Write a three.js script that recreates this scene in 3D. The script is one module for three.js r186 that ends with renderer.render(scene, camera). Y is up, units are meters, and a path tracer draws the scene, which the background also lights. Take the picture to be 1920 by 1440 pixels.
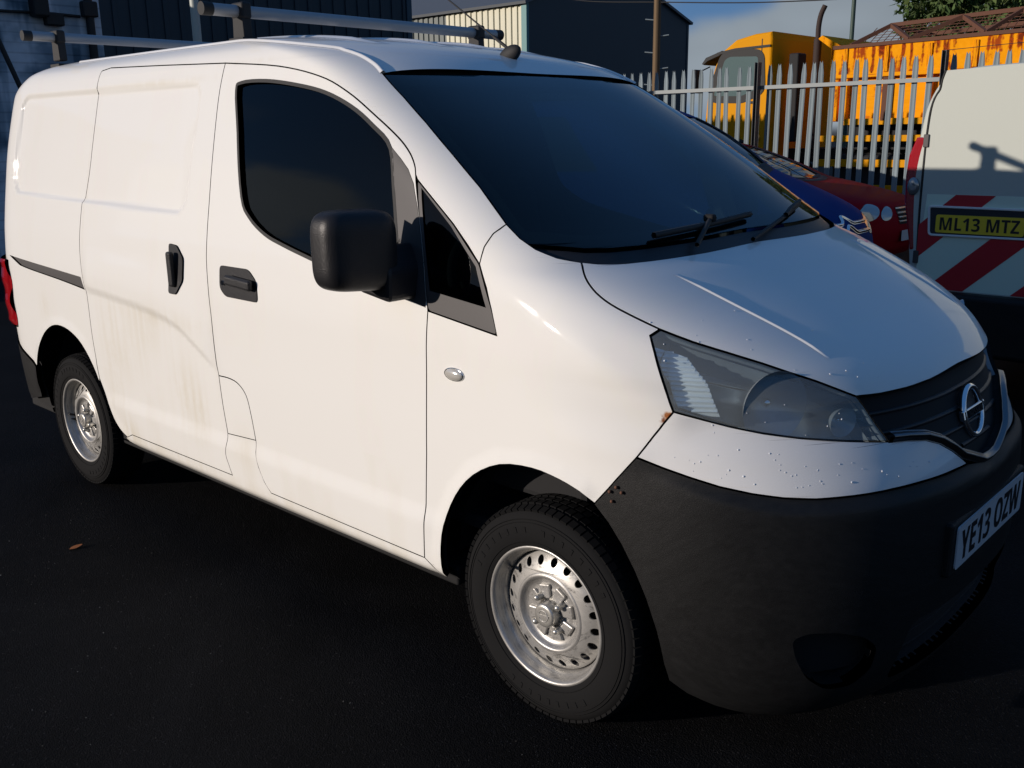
import * as THREE from 'three';
import { RoundedBoxGeometry } from 'three/addons/geometries/RoundedBoxGeometry.js';
import { mergeGeometries } from 'three/addons/utils/BufferGeometryUtils.js';
import { TextGeometry } from 'three/addons/geometries/TextGeometry.js';
import { FontLoader } from 'three/addons/loaders/FontLoader.js';

// ---------------------------------------------------------------- camera
// frame: x = forward along the white van, y up, z = towards the van's right side; origin under its front axle
const scene = new THREE.Scene();
const FPX = 1796.55, CAM = [1.49, 1.514, 2.535], YAW = -2.318, PITCH = -0.256, ROLL = -0.015;
const V3 = (x, y, z) => new THREE.Vector3(x, y, z);
const camDir = V3(Math.cos(YAW) * Math.cos(PITCH), Math.sin(PITCH), Math.sin(YAW) * Math.cos(PITCH));
const r0 = camDir.clone().cross(V3(0, 1, 0)).normalize(), u0 = r0.clone().cross(camDir);
const camRight = r0.clone().multiplyScalar(Math.cos(ROLL)).addScaledVector(u0, Math.sin(ROLL));
const camUp = r0.clone().multiplyScalar(-Math.sin(ROLL)).addScaledVector(u0, Math.cos(ROLL));
const camera = new THREE.PerspectiveCamera(2 * Math.atan(720 / FPX) * 180 / Math.PI, 4 / 3, 0.05, 400);
camera.position.set(...CAM); camera.up.copy(camUp);
camera.lookAt(camera.position.clone().add(camDir));
// photo pixel (1920 x 1440) -> direction, and the point where it meets a plane
const ray = (u, v) => camDir.clone().addScaledVector(camRight, (u - 960) / FPX).addScaledVector(camUp, (720 - v) / FPX).normalize();
const onAxis = (u, v, ax, val) => { const d = ray(u, v); const o = CAM[ax]; const t = (val - o) / d.getComponent(ax); return V3(...CAM).addScaledVector(d, t); };
const onZ = (u, v, z) => onAxis(u, v, 2, z), onX = (u, v, x) => onAxis(u, v, 0, x), onY = (u, v, y) => onAxis(u, v, 1, y);

// ---------------------------------------------------------------- seeded noise
function rng(seed) { let s = seed >>> 0; return () => { s = (s + 0x6D2B79F5) >>> 0; let t = s; t = Math.imul(t ^ (t >>> 15), t | 1); t ^= t + Math.imul(t ^ (t >>> 7), t | 61); return ((t ^ (t >>> 14)) >>> 0) / 4294967296; }; }
const hash3 = (x, y, z) => { let h = Math.imul(x | 0, 374761393) ^ Math.imul(y | 0, 668265263) ^ Math.imul(z | 0, 1274126177); h = Math.imul(h ^ (h >>> 13), 1103515245); return ((h ^ (h >>> 16)) >>> 0) / 4294967296; };
function noise3(x, y, z) { const X = Math.floor(x), Y = Math.floor(y), Z = Math.floor(z); const f = t => t * t * (3 - 2 * t); const a = f(x - X), b = f(y - Y), c = f(z - Z); const L = (p, q, t) => p + (q - p) * t;
  return L(L(L(hash3(X, Y, Z), hash3(X + 1, Y, Z), a), L(hash3(X, Y + 1, Z), hash3(X + 1, Y + 1, Z), a), b), L(L(hash3(X, Y, Z + 1), hash3(X + 1, Y, Z + 1), a), L(hash3(X, Y + 1, Z + 1), hash3(X + 1, Y + 1, Z + 1), a), b), c); }
const fbm = (x, y, z, o = 5) => { let s = 0, a = 0.5, t = 0; for (let i = 0; i < o; i++) { s += a * noise3(x, y, z); t += a; a *= 0.5; x *= 2.03; y *= 2.03; z *= 2.03; } return s / t; };
const clamp = (x, a = 0, b = 1) => Math.min(b, Math.max(a, x));
const sstep = (a, b, x) => { const t = clamp((x - a) / (b - a)); return t * t * (3 - 2 * t); };

// ---------------------------------------------------------------- sky: broken cloud over deep blue, low sun to the rear right of the van
const SUN = V3(-0.56, 0.225, 1).normalize();
{
  const W = 1024, H = 512, d = new Float32Array(W * H * 4);
  for (let j = 0; j < H; j++) for (let i = 0; i < W; i++) {
    const th = (j + 0.5) / H * Math.PI - Math.PI / 2, ph = ((i + 0.5) / W - 0.5) * 2 * Math.PI;
    const x = Math.cos(th) * Math.cos(ph), y = Math.sin(th), z = Math.cos(th) * Math.sin(ph);
    const e = Math.max(0, y), k = Math.pow(1 - e, 3);
    let r = 0.040 + 0.10 * k * k, g = 0.118 + 0.15 * k * k, b = 0.285 + 0.17 * k * k;
    const s = 1 / (0.22 + e), n = fbm(x * s * 1.1 + 38.51, y * 2.0, z * s * 1.1 + 31.46, 6);
    const c = sstep(0.43, 0.52, n) * sstep(0.45, 0.10, e);
    const sh = 0.72 + 0.55 * fbm(x * s * 2.6 + 1, 3, z * s * 2.6, 4);
    r += (0.27 * sh - r) * c; g += (0.315 * sh - g) * c; b += (0.36 * sh - b) * c;
    const cs = Math.max(0, x * SUN.x + y * SUN.y + z * SUN.z), gl = 0.35 * Math.pow(cs, 24);
    r += gl; g += gl * 0.85; b += gl * 0.6;
    if (y < 0) { const f = Math.exp(y * 14); r = r * f + 0.03 * (1 - f); g = g * f + 0.03 * (1 - f); b = b * f + 0.033 * (1 - f); }
    const o = 4 * (j * W + i); d[o] = r; d[o + 1] = g; d[o + 2] = b; d[o + 3] = 1;
  }
  const t = new THREE.DataTexture(d, W, H, THREE.RGBAFormat, THREE.FloatType);
  t.mapping = THREE.EquirectangularReflectionMapping; t.magFilter = THREE.LinearFilter; t.minFilter = THREE.LinearFilter; t.wrapS = THREE.RepeatWrapping; t.needsUpdate = true;
  scene.background = t; scene.environment = t;
}
const sun = new THREE.DirectionalLight(new THREE.Color().setRGB(1, 0.885, 0.79), 3.95);
sun.position.copy(SUN).multiplyScalar(40); sun.castShadow = true; sun.shadow.mapSize.set(4096, 4096);
Object.assign(sun.shadow.camera, { left: -40, right: 40, top: 40, bottom: -40, near: 1, far: 140 });
scene.add(sun, sun.target);
const renderer = new THREE.WebGLRenderer({ antialias: true });
renderer.setSize(1024, 768); renderer.shadowMap.enabled = true;
renderer.toneMapping = THREE.LinearToneMapping; renderer.toneMappingExposure = 1.0;

// ---------------------------------------------------------------- names, objects
const taken = new Map();
const numbered = n => { const k = taken.get(n) || 0; taken.set(n, k + 1); return k ? `${n}_${String(k).padStart(3, '0')}` : n; };
const shade = o => { o.traverse(m => { if (m.isMesh) { m.castShadow = true; m.receiveShadow = true; } }); return o; };
function thing(name, label, category, pos = [0, 0, 0], turn = 0, group) {
  const o = new THREE.Group(); o.name = numbered(name); o.position.set(...pos); o.rotation.y = turn; o.userData = { label, category }; if (group) o.userData.group = group; scene.add(o); return o;
}
function mesh(name, geo, mat, parent, label) {
  const gs = Array.isArray(geo) ? mergeGeometries(geo.map(g => { g = g.index ? g.toNonIndexed() : g; for (const k of Object.keys(g.attributes)) if (!['position', 'normal', 'uv'].includes(k)) g.deleteAttribute(k); return g; })) : geo;
  const m = new THREE.Mesh(gs, mat); m.name = parent ? name : numbered(name); m.castShadow = m.receiveShadow = true; if (label) m.userData.label = label; (parent || scene).add(m); return m;
}
function structure(name, geo, mat, label, category) { const m = mesh(name, geo, mat); m.userData = { kind: 'structure', label, category }; return m; }

// ---------------------------------------------------------------- geometry helpers
const T = (g, x, y, z, rx = 0, ry = 0, rz = 0) => { g.applyMatrix4(new THREE.Matrix4().compose(V3(x, y, z), new THREE.Quaternion().setFromEuler(new THREE.Euler(rx, ry, rz)), V3(1, 1, 1))); return g; };
const box = (x0, x1, y0, y1, z0, z1, r = 0.004) => { const w = x1 - x0, h = y1 - y0, d = z1 - z0; const g = r > 0 ? new RoundedBoxGeometry(w, h, d, 1, Math.min(r, w / 2.01, h / 2.01, d / 2.01)) : new THREE.BoxGeometry(w, h, d); g.translate((x0 + x1) / 2, (y0 + y1) / 2, (z0 + z1) / 2); return g; };
const bar = (a, b, r, seg = 8) => { const d = b.clone().sub(a), g = new THREE.CylinderGeometry(r, r, d.length(), seg); g.applyQuaternion(new THREE.Quaternion().setFromUnitVectors(V3(0, 1, 0), d.normalize())); const m = a.clone().add(b).multiplyScalar(0.5); g.translate(m.x, m.y, m.z); return g; };
const beam = (a, b, w, h) => { const d = b.clone().sub(a), g = new THREE.BoxGeometry(d.length(), h, w); const x = d.clone().normalize(), z = x.clone().cross(V3(0, 1, 0)).normalize(); if (z.lengthSq() < 0.5) z.set(0, 0, 1); const y = z.clone().cross(x); const m = new THREE.Matrix4().makeBasis(x, y, z); m.setPosition(a.clone().add(b).multiplyScalar(0.5)); g.applyMatrix4(m); return g; };
const tube = (pts, r, seg = 40, rs = 8, closed = false) => new THREE.TubeGeometry(new THREE.CatmullRomCurve3(pts, closed), seg, r, rs, closed);
const shapeOf = pts => { const s = new THREE.Shape(); pts.forEach((p, i) => i ? s.lineTo(p[0], p[1]) : s.moveTo(p[0], p[1])); return s; };
const extrude = (pts, depth, bevel = 0, seg = 2, holes = []) => { const s = shapeOf(pts); holes.forEach(h => s.holes.push(shapeOf(h))); return new THREE.ExtrudeGeometry(s, { depth, bevelEnabled: bevel > 0, bevelThickness: bevel, bevelSize: bevel, bevelOffset: -bevel, bevelSegments: seg, steps: 1, curveSegments: 12 }); };
function mirrorZ(g) { g = g.index ? g.toNonIndexed() : g.clone(); const P = g.attributes.position, N = g.attributes.normal; for (let i = 0; i < P.count; i++) { P.setZ(i, -P.getZ(i)); N.setZ(i, -N.getZ(i)); } for (const k of Object.keys(g.attributes)) { const A = g.attributes[k], s = A.itemSize; for (let i = 0; i < A.count; i += 3) for (let c = 0; c < s; c++) { const a = A.array[(i + 1) * s + c]; A.array[(i + 1) * s + c] = A.array[(i + 2) * s + c]; A.array[(i + 2) * s + c] = a; } } return g; }
// smooth monotone table
function table(pts) { const x = pts.map(p => p[0]), y = pts.map(p => p[1]), n = x.length, d = [], m = []; for (let i = 0; i < n - 1; i++) d.push((y[i + 1] - y[i]) / (x[i + 1] - x[i])); m[0] = d[0]; m[n - 1] = d[n - 2]; for (let i = 1; i < n - 1; i++) m[i] = d[i - 1] * d[i] <= 0 ? 0 : 2 * d[i - 1] * d[i] / (d[i - 1] + d[i]);
  return v => { if (v <= x[0]) return y[0] + m[0] * (v - x[0]) * 0.0; if (v >= x[n - 1]) return y[n - 1]; let i = 0; while (v > x[i + 1]) i++; const h = x[i + 1] - x[i], t = (v - x[i]) / h, t2 = t * t, t3 = t2 * t; return (2 * t3 - 3 * t2 + 1) * y[i] + (t3 - 2 * t2 + t) * h * m[i] + (-2 * t3 + 3 * t2) * y[i + 1] + (t3 - t2) * h * m[i + 1]; }; }
// open Catmull-Rom through 2D points
function sm(p, k = 6) { const o = []; for (let i = 0; i < p.length - 1; i++) { const a = p[Math.max(0, i - 1)], b = p[i], c = p[i + 1], d = p[Math.min(p.length - 1, i + 2)]; for (let j = 0; j < k; j++) { const t = j / k, t2 = t * t, t3 = t2 * t; o.push([0, 1].map(q => 0.5 * (2 * b[q] + (c[q] - a[q]) * t + (2 * a[q] - 5 * b[q] + 4 * c[q] - d[q]) * t2 + (3 * b[q] - a[q] - 3 * c[q] + d[q]) * t3))); } } o.push(p[p.length - 1]); return o; }
// closed polygon with rounded corners
function roundPoly(p, r, k = 4) { const o = [], n = p.length; for (let i = 0; i < n; i++) { const a = p[(i + n - 1) % n], b = p[i], c = p[(i + 1) % n]; const l1 = Math.hypot(a[0] - b[0], a[1] - b[1]), l2 = Math.hypot(c[0] - b[0], c[1] - b[1]), q = Math.min(r, l1 * 0.45, l2 * 0.45); const A = [b[0] + (a[0] - b[0]) * q / l1, b[1] + (a[1] - b[1]) * q / l1], C = [b[0] + (c[0] - b[0]) * q / l2, b[1] + (c[1] - b[1]) * q / l2]; for (let j = 0; j <= k; j++) { const t = j / k; o.push([0, 1].map(e => (1 - t) * (1 - t) * A[e] + 2 * t * (1 - t) * b[e] + t * t * C[e])); } } return o; }
const area2 = p => { let s = 0; for (let i = 0; i < p.length; i++) { const a = p[i], b = p[(i + 1) % p.length]; s += a[0] * b[1] - b[0] * a[1]; } return s / 2; };
const clean = p => { const o = []; for (const q of p) { const l = o[o.length - 1]; if (!l || Math.hypot(q[0] - l[0], q[1] - l[1]) > 1e-4) o.push(q); } const f = o[0], l = o[o.length - 1]; if (Math.hypot(f[0] - l[0], f[1] - l[1]) < 1e-4) o.pop(); return o; };
function inset(p, d) { p = clean(p); const s = Math.sign(area2(p)), n = p.length, o = []; for (let i = 0; i < n; i++) { const a = p[(i + n - 1) % n], b = p[i], c = p[(i + 1) % n]; let e1 = [b[0] - a[0], b[1] - a[1]], e2 = [c[0] - b[0], c[1] - b[1]]; const l1 = Math.hypot(...e1), l2 = Math.hypot(...e2); const n1 = [-e1[1] / l1 * s, e1[0] / l1 * s], n2 = [-e2[1] / l2 * s, e2[0] / l2 * s]; const k = 1 + n1[0] * n2[0] + n1[1] * n2[1], f = Math.min(d / Math.max(k, 0.25), d * 2); o.push([b[0] + (n1[0] + n2[0]) * f, b[1] + (n1[1] + n2[1]) * f]); } return o; }
// a surface patch: even-odd polygons in the (a, y) domain, laid on map(a, y) -> [x, y, z, nx, ny, nz], with a folded edge
function panel(polys, map, { step = 0.03, dy = 0.03, skirt = 0.012, off = 0, back = 0 } = {}) {
  polys = polys.map(clean); const P = [], N = [], U = []; let ys = [];
  let lo = 1e9, hi = -1e9; for (const p of polys) for (const q of p) { ys.push(q[1]); lo = Math.min(lo, q[1]); hi = Math.max(hi, q[1]); }
  for (let k = Math.ceil(lo / dy); k * dy < hi; k++) ys.push(k * dy);
  ys.sort((a, b) => a - b); ys = ys.filter((v, i) => !i || v - ys[i - 1] > 2e-6 || false); { const t = [ys[0]]; for (const v of ys) if (v - t[t.length - 1] > 1e-5) t.push(v); ys = t; }
  const memo = new Map(); const M = (a, y) => { const k = a.toFixed(5) + ',' + y.toFixed(5); let v = memo.get(k); if (!v) { v = map(a, y, off); memo.set(k, v); } return v; };
  const put = (v) => { P.push(v[0], v[1], v[2]); N.push(v[3], v[4], v[5]); U.push(v[0], v[1]); };
  const tri = (A, B, C) => { // wind to agree with the normal
    const ux = B[0] - A[0], uy = B[1] - A[1], uz = B[2] - A[2], vx = C[0] - A[0], vy = C[1] - A[1], vz = C[2] - A[2]; const cx = uy * vz - uz * vy, cy = uz * vx - ux * vz, cz = ux * vy - uy * vx; if (cx * cx + cy * cy + cz * cz < 1e-20) return;
    if (cx * A[3] + cy * A[4] + cz * A[5] < 0) { put(A); put(C); put(B); } else { put(A); put(B); put(C); } };
  for (let i = 0; i < ys.length - 1; i++) { const y0 = ys[i], y1 = ys[i + 1], ym = (y0 + y1) / 2; const xs = [];
    for (const p of polys) for (let k = 0; k < p.length; k++) { const a = p[k], b = p[(k + 1) % p.length]; if ((a[1] > ym) === (b[1] > ym)) continue; const f = y => a[0] + (b[0] - a[0]) * (y - a[1]) / (b[1] - a[1]); xs.push([f(ym), f(y0), f(y1)]); }
    xs.sort((a, b) => a[0] - b[0]);
    for (let k = 0; k + 1 < xs.length; k += 2) { const L = xs[k], R = xs[k + 1]; const c0 = [L[1]], c1 = [L[2]]; const gl = Math.max(L[1], L[2]) + 0.002, gr = Math.min(R[1], R[2]) - 0.002; for (let g = Math.ceil(gl / step); g * step < gr; g++) { c0.push(g * step); c1.push(g * step); } c0.push(R[1]); c1.push(R[2]);
      for (let j = 0; j + 1 < c0.length; j++) { const A = M(c0[j], y0), B = M(c0[j + 1], y0), C = M(c1[j + 1], y1), D = M(c1[j], y1); tri(A, B, C); tri(A, C, D); } } }
  if (skirt) for (const p of polys) for (let k = 0; k < p.length; k++) { const a = p[k], b = p[(k + 1) % p.length]; const n = Math.max(1, Math.ceil(Math.hypot(a[0] - b[0], a[1] - b[1]) / step)); for (let j = 0; j < n; j++) { const f = t => [a[0] + (b[0] - a[0]) * t, a[1] + (b[1] - a[1]) * t]; const A = M(...f(j / n)), B = M(...f((j + 1) / n)); const q = v => [v[0] - v[3] * skirt, v[1] - v[4] * skirt, v[2] - v[5] * skirt]; const A2 = q(A), B2 = q(B); const u = [B[0] - A[0], B[1] - A[1], B[2] - A[2]], m = [A[3], A[4], A[5]]; let nx = u[1] * m[2] - u[2] * m[1], ny = u[2] * m[0] - u[0] * m[2], nz = u[0] * m[1] - u[1] * m[0]; const l = Math.hypot(nx, ny, nz) || 1; const w = v => [v[0], v[1], v[2], nx / l, ny / l, nz / l]; const X = [A, B, B2, A2].map(w); for (const t of [0, 1, 2, 0, 2, 3]) put(X[t]); } }
  const g = new THREE.BufferGeometry(); g.setAttribute('position', new THREE.Float32BufferAttribute(P, 3)); g.setAttribute('normal', new THREE.Float32BufferAttribute(N, 3)); g.setAttribute('uv', new THREE.Float32BufferAttribute(U, 2)); return g;
}
// a car body as horizontal slices: each slice runs straight along the flank and closes with a superellipse at nose and tail
class Shell {
  constructor(t) { for (const k of Object.keys(t)) this[k] = typeof t[k] === 'function' ? t[k] : table(t[k]); this.cache = new Map(); }
  row(y) { let r = this.cache.get(y); if (!r) { const x0 = this.x0(y), x0r = this.x0r(y); r = { w: Math.max(0.01, this.w(y)), x0, D: Math.max(0.01, this.xf(y) - x0), n: this.n(y), x0r, Dr: Math.max(0.01, x0r - this.xr(y)), nr: this.nr(y) }; r.ac = x0 + r.w * Math.PI / 2; r.ar = x0r - r.w * Math.PI / 2; if (this.cache.size > 60000) this.cache.clear(); this.cache.set(y, r); } return r; }
  base(a, y) { const r = this.row(y); if (a > r.x0) { const t = (a - r.x0) / r.w, c = Math.cos(t), s = Math.sin(t), q = Math.pow(Math.pow(Math.abs(c) / r.w, r.n) + Math.pow(Math.abs(s) / r.D, r.n), -1 / r.n); return [r.x0 + q * s, y, q * c]; } if (a < r.x0r) { const t = (r.x0r - a) / r.w, c = Math.cos(t), s = Math.sin(t), q = Math.pow(Math.pow(Math.abs(c) / r.w, r.nr) + Math.pow(Math.abs(s) / r.Dr, r.nr), -1 / r.nr); return [r.x0r - q * s, y, q * c]; } return [a, y, r.w]; }
  nrm(f, a, y) { const h = 0.002, A = f(a + h, y), B = f(a - h, y), C = f(a, y + h), D = f(a, y - h); const ux = A[0] - B[0], uy = A[1] - B[1], uz = A[2] - B[2], vx = C[0] - D[0], vy = C[1] - D[1], vz = C[2] - D[2]; let nx = uy * vz - uz * vy, ny = uz * vx - ux * vz, nz = ux * vy - uy * vx; let l = Math.hypot(nx, ny, nz) || 1; const s = nz * 1 + 0 >= 0 ? 1 : 1; nx /= l; ny /= l; nz /= l; return [nx * s, ny * s, nz * s]; }
  full(a, y, off) { const b = this.base(a, y), dd = (this.disp ? this.disp(b[0], y, b[2]) : 0) + off; if (!dd) return b; const n = this.nrm((p, q) => this.base(p, q), a, y); return [b[0] + n[0] * dd, b[1] + n[1] * dd, b[2] + n[2] * dd]; }
  at(a, y, off = 0) { const p = this.full(a, y, off), n = this.nrm((s, t) => this.full(s, t, off), a, y); return [...p, ...n]; }
  side = (a, y, off = 0) => this.at(a, y, off);
  front = (b, y, off = 0) => this.at(b + this.row(y).ac, y, off);
  rear = (b, y, off = 0) => this.at(b + this.row(y).ar, y, off);
  inside(x, y, z) { const r = this.row(y); z = Math.abs(z); if (x > r.x0) return Math.pow(z / r.w, r.n) + Math.pow((x - r.x0) / r.D, r.n) < 1; if (x < r.x0r) return Math.pow(z / r.w, r.nr) + Math.pow((r.x0r - x) / r.Dr, r.nr) < 1; return z < r.w; }
  // where the line of sight through a photo pixel meets this body -> [a, y]; origin = position of the body in the world
  hit(u, v, o = [0, 0, 0]) { const d = ray(u, v), C = [CAM[0] - o[0], CAM[1] - o[1], CAM[2] - o[2]]; const ins = t => { const y = C[1] + d.y * t; return y > this.ylo && y < this.yhi && this.inside(C[0] + d.x * t, y, C[2] + d.z * t); }; let t = 0.5; while (t < 25 && !ins(t)) t += 0.01; if (t >= 25) throw new Error(`no hit ${u},${v}`); let a = t - 0.01, b = t; for (let i = 0; i < 30; i++) { const m = (a + b) / 2; if (ins(m)) b = m; else a = m; } const x = C[0] + d.x * b, y = C[1] + d.y * b, z = C[2] + d.z * b, r = this.row(y); if (x > r.x0) return [r.x0 + r.w * Math.atan2(x - r.x0, z), y]; if (x < r.x0r) return [r.x0r - r.w * Math.atan2(r.x0r - x, z), y]; return [x, y]; }
}
const toB = (S, p) => p.map(q => [q[0] - S.row(q[1]).ac, q[1]]);
const flip = p => p.map(q => [-q[0], q[1]]).reverse();
const densify = (p, d) => { const o = []; for (let i = 0; i < p.length - 1; i++) { const a = p[i], b = p[i + 1], n = Math.max(1, Math.ceil(Math.hypot(b[0] - a[0], b[1] - a[1]) / d)); for (let j = 0; j < n; j++) o.push([a[0] + (b[0] - a[0]) * j / n, a[1] + (b[1] - a[1]) * j / n]); } o.push(p[p.length - 1]); return o; };
// ---------------------------------------------------------------- textures (what surfaces are made of)
function dataTex(W, H, f, srgb = true, rep = [1, 1]) { const d = new Uint8Array(W * H * 4); for (let j = 0; j < H; j++) for (let i = 0; i < W; i++) { const c = f(i / W, j / H, i, j), o = 4 * (j * W + i); for (let k = 0; k < 3; k++) d[o + k] = clamp(Array.isArray(c) ? c[k] : c, 0, 255); d[o + 3] = 255; } const t = new THREE.DataTexture(d, W, H); t.magFilter = THREE.LinearFilter; t.minFilter = THREE.LinearMipmapLinearFilter; t.generateMipmaps = true; t.wrapS = t.wrapT = THREE.RepeatWrapping; t.repeat.set(...rep); if (srgb) t.colorSpace = THREE.SRGBColorSpace; t.needsUpdate = true; return t; }
const lin = (r, g, b) => new THREE.Color().setRGB(r, g, b);
const std = (c, rough = 0.6, metal = 0, o = {}) => new THREE.MeshStandardMaterial({ color: c, roughness: rough, metalness: metal, side: THREE.DoubleSide, ...o });
const phys = (c, o = {}) => new THREE.MeshPhysicalMaterial({ color: c, side: THREE.DoubleSide, ...o });
const tileN = (u, v, n, s) => { const a = u * 2 * Math.PI, b = v * 2 * Math.PI, k = n / (2 * Math.PI); return fbm(Math.cos(a) * k + s, Math.sin(a) * k + Math.cos(b) * k * 1.3, Math.sin(b) * k * 1.3 + s, 4); };
const grain = (seed, amp, mid) => { const R = rng(seed); return dataTex(256, 256, () => mid + (R() - 0.5) * amp, false); };
// white van paint: clean white, with the brown road-dirt streaks of the sliding door and sills (uv = metres along x and y)
const vanDirt = (() => { const W = 1536, H = 640, X0 = -3.7, X1 = 1.0, Y0 = 0.15, Y1 = 1.95; const base = [229, 228, 223], dirt = [176, 158, 116];
  const blobs = [[-1.72, 0.60, 0.10, 0.13, 0.75], [-1.62, 0.53, 0.05, 0.10, 0.7], [-2.02, 0.80, 0.16, 0.09, 0.5], [-2.28, 0.74, 0.09, 0.17, 0.5], [-2.30, 0.52, 0.07, 0.16, 0.45], [-2.12, 0.66, 0.13, 0.10, 0.35], [-2.9, 0.80, 0.05, 0.06, 0.45], [-1.85, 0.87, 0.32, 0.035, 0.5], [-1.35, 0.45, 0.08, 0.09, 0.4], [-1.9, 0.32, 0.5, 0.03, 0.6], [-0.85, 0.315, 0.6, 0.026, 0.5], [-1.48, 0.9, 0.012, 0.25, 0.35], [-2.46, 1.2, 0.01, 0.3, 0.3], [-1.9, 1.71, 0.35, 0.012, 0.4], [-1.3, 1.75, 0.3, 0.008, 0.4], [-2.2, 0.36, 0.08, 0.05, 0.7]];
  const t = dataTex(W, H, (u, v) => { const x = X0 + u * (X1 - X0), y = Y0 + v * (Y1 - Y0); let k = 0.05 * fbm(x * 5, y * 5, 1, 4); const st = fbm(x * 42, y * 2.4, 4, 5), gr = fbm(x * 60, y * 60, 9, 3); for (const b of blobs) { const q = ((x - b[0]) / b[2]) ** 2 + ((y - b[1]) / b[3]) ** 2; if (q < 7) k += b[4] * Math.exp(-q) * sstep(0.25, 0.72, st * 0.6 + gr * 0.15 + 0.25 * fbm(x * 9, y * 6, 13, 3)) * 0.95; } k += 0.14 * sstep(0.52, 0.75, fbm(x * 9, y * 3, 7, 4)) * (y < 0.6 ? 1 : 0.35);
    // rust at the front tip of the wing, under the headlamp
    const rr = Math.hypot((x - 0.345) / 0.022, (y - 0.868) / 0.032) + 0.9 * (fbm(x * 160, y * 160, 3, 3) - 0.5); const rust = x > 0.2 ? sstep(1.15, 0.55, rr) : 0; k = clamp(k * 0.27, 0, 0.32);
    const rc = gr > 0.5 ? [150, 78, 30] : [104, 48, 20]; return [0, 1, 2].map(c => { const b = base[c] + (dirt[c] - base[c]) * k; return b + (rc[c] - b) * rust; }); });
  t.wrapS = t.wrapT = THREE.ClampToEdgeWrapping; t.repeat.set(1 / (X1 - X0), 1 / (Y1 - Y0)); t.offset.set(-X0 / (X1 - X0), -Y0 / (Y1 - Y0)); return t; })();
const M = {
  white: phys(0xffffff, { map: vanDirt, roughness: 0.6, specularIntensity: 0.25, clearcoat: 0.7, clearcoatRoughness: 0.045 }),
  whitePlain: phys(lin(0.745, 0.745, 0.73), { roughness: 0.6, specularIntensity: 0.25, clearcoat: 0.7, clearcoatRoughness: 0.045 }),
  black: std(lin(0.004, 0.004, 0.0045), 0.85),
  rubber: std(lin(0.012, 0.012, 0.012), 0.7),
  plastic: phys(lin(0.016, 0.016, 0.018), { roughness: 0.42, specularIntensity: 0.6, bumpMap: grain(3, 150, 128), bumpScale: 0.0006 }),
  trim: std(lin(0.045, 0.041, 0.041), 0.55),
  bumper: phys(0xffffff, { map: (() => { const t = dataTex(512, 512, (u, v) => { const a = tileN(u, v, 14, 4), b = tileN(u, v, 60, 8); const k = 26 + 6 * (a - .5) + (b - .5) * 12; return [k, k, k]; }); t.repeat.set(1.3, 1.3); return t; })(), roughness: 0.5, specularIntensity: 0.5, bumpMap: (() => { const t = grain(5, 170, 128); t.repeat.set(9, 9); return t; })(), bumpScale: 0.0005 }),
  glass: phys(lin(0.19, 0.31, 0.33), { roughness: 0.0, transmission: 1, thickness: 0, ior: 1.5 }),
  glassDark: phys(lin(0.14, 0.19, 0.20), { roughness: 0.0, transmission: 1, thickness: 0, ior: 1.36 }),
  lens: phys(lin(0.78, 0.86, 0.88), { roughness: 0.0, transmission: 0.88, thickness: 0, ior: 1.5 }),
  chrome: std(lin(0.78, 0.80, 0.82), 0.12, 1),
  dullChrome: std(lin(0.17, 0.185, 0.20), 0.3, 1),
  silver: std(lin(0.46, 0.46, 0.455), 0.40, 0.6, { bumpMap: grain(11, 120, 128), bumpScale: 0.0002 }),
  hubMetal: std(lin(0.55, 0.55, 0.53), 0.36, 0.7),
  redLens: phys(lin(0.32, 0.006, 0.010), { roughness: 0.12, clearcoat: 1, clearcoatRoughness: 0.05 }),
  interior: std(lin(0.010, 0.010, 0.011), 0.9),
  seat: std(lin(0.011, 0.012, 0.014), 0.95),
};
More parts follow.
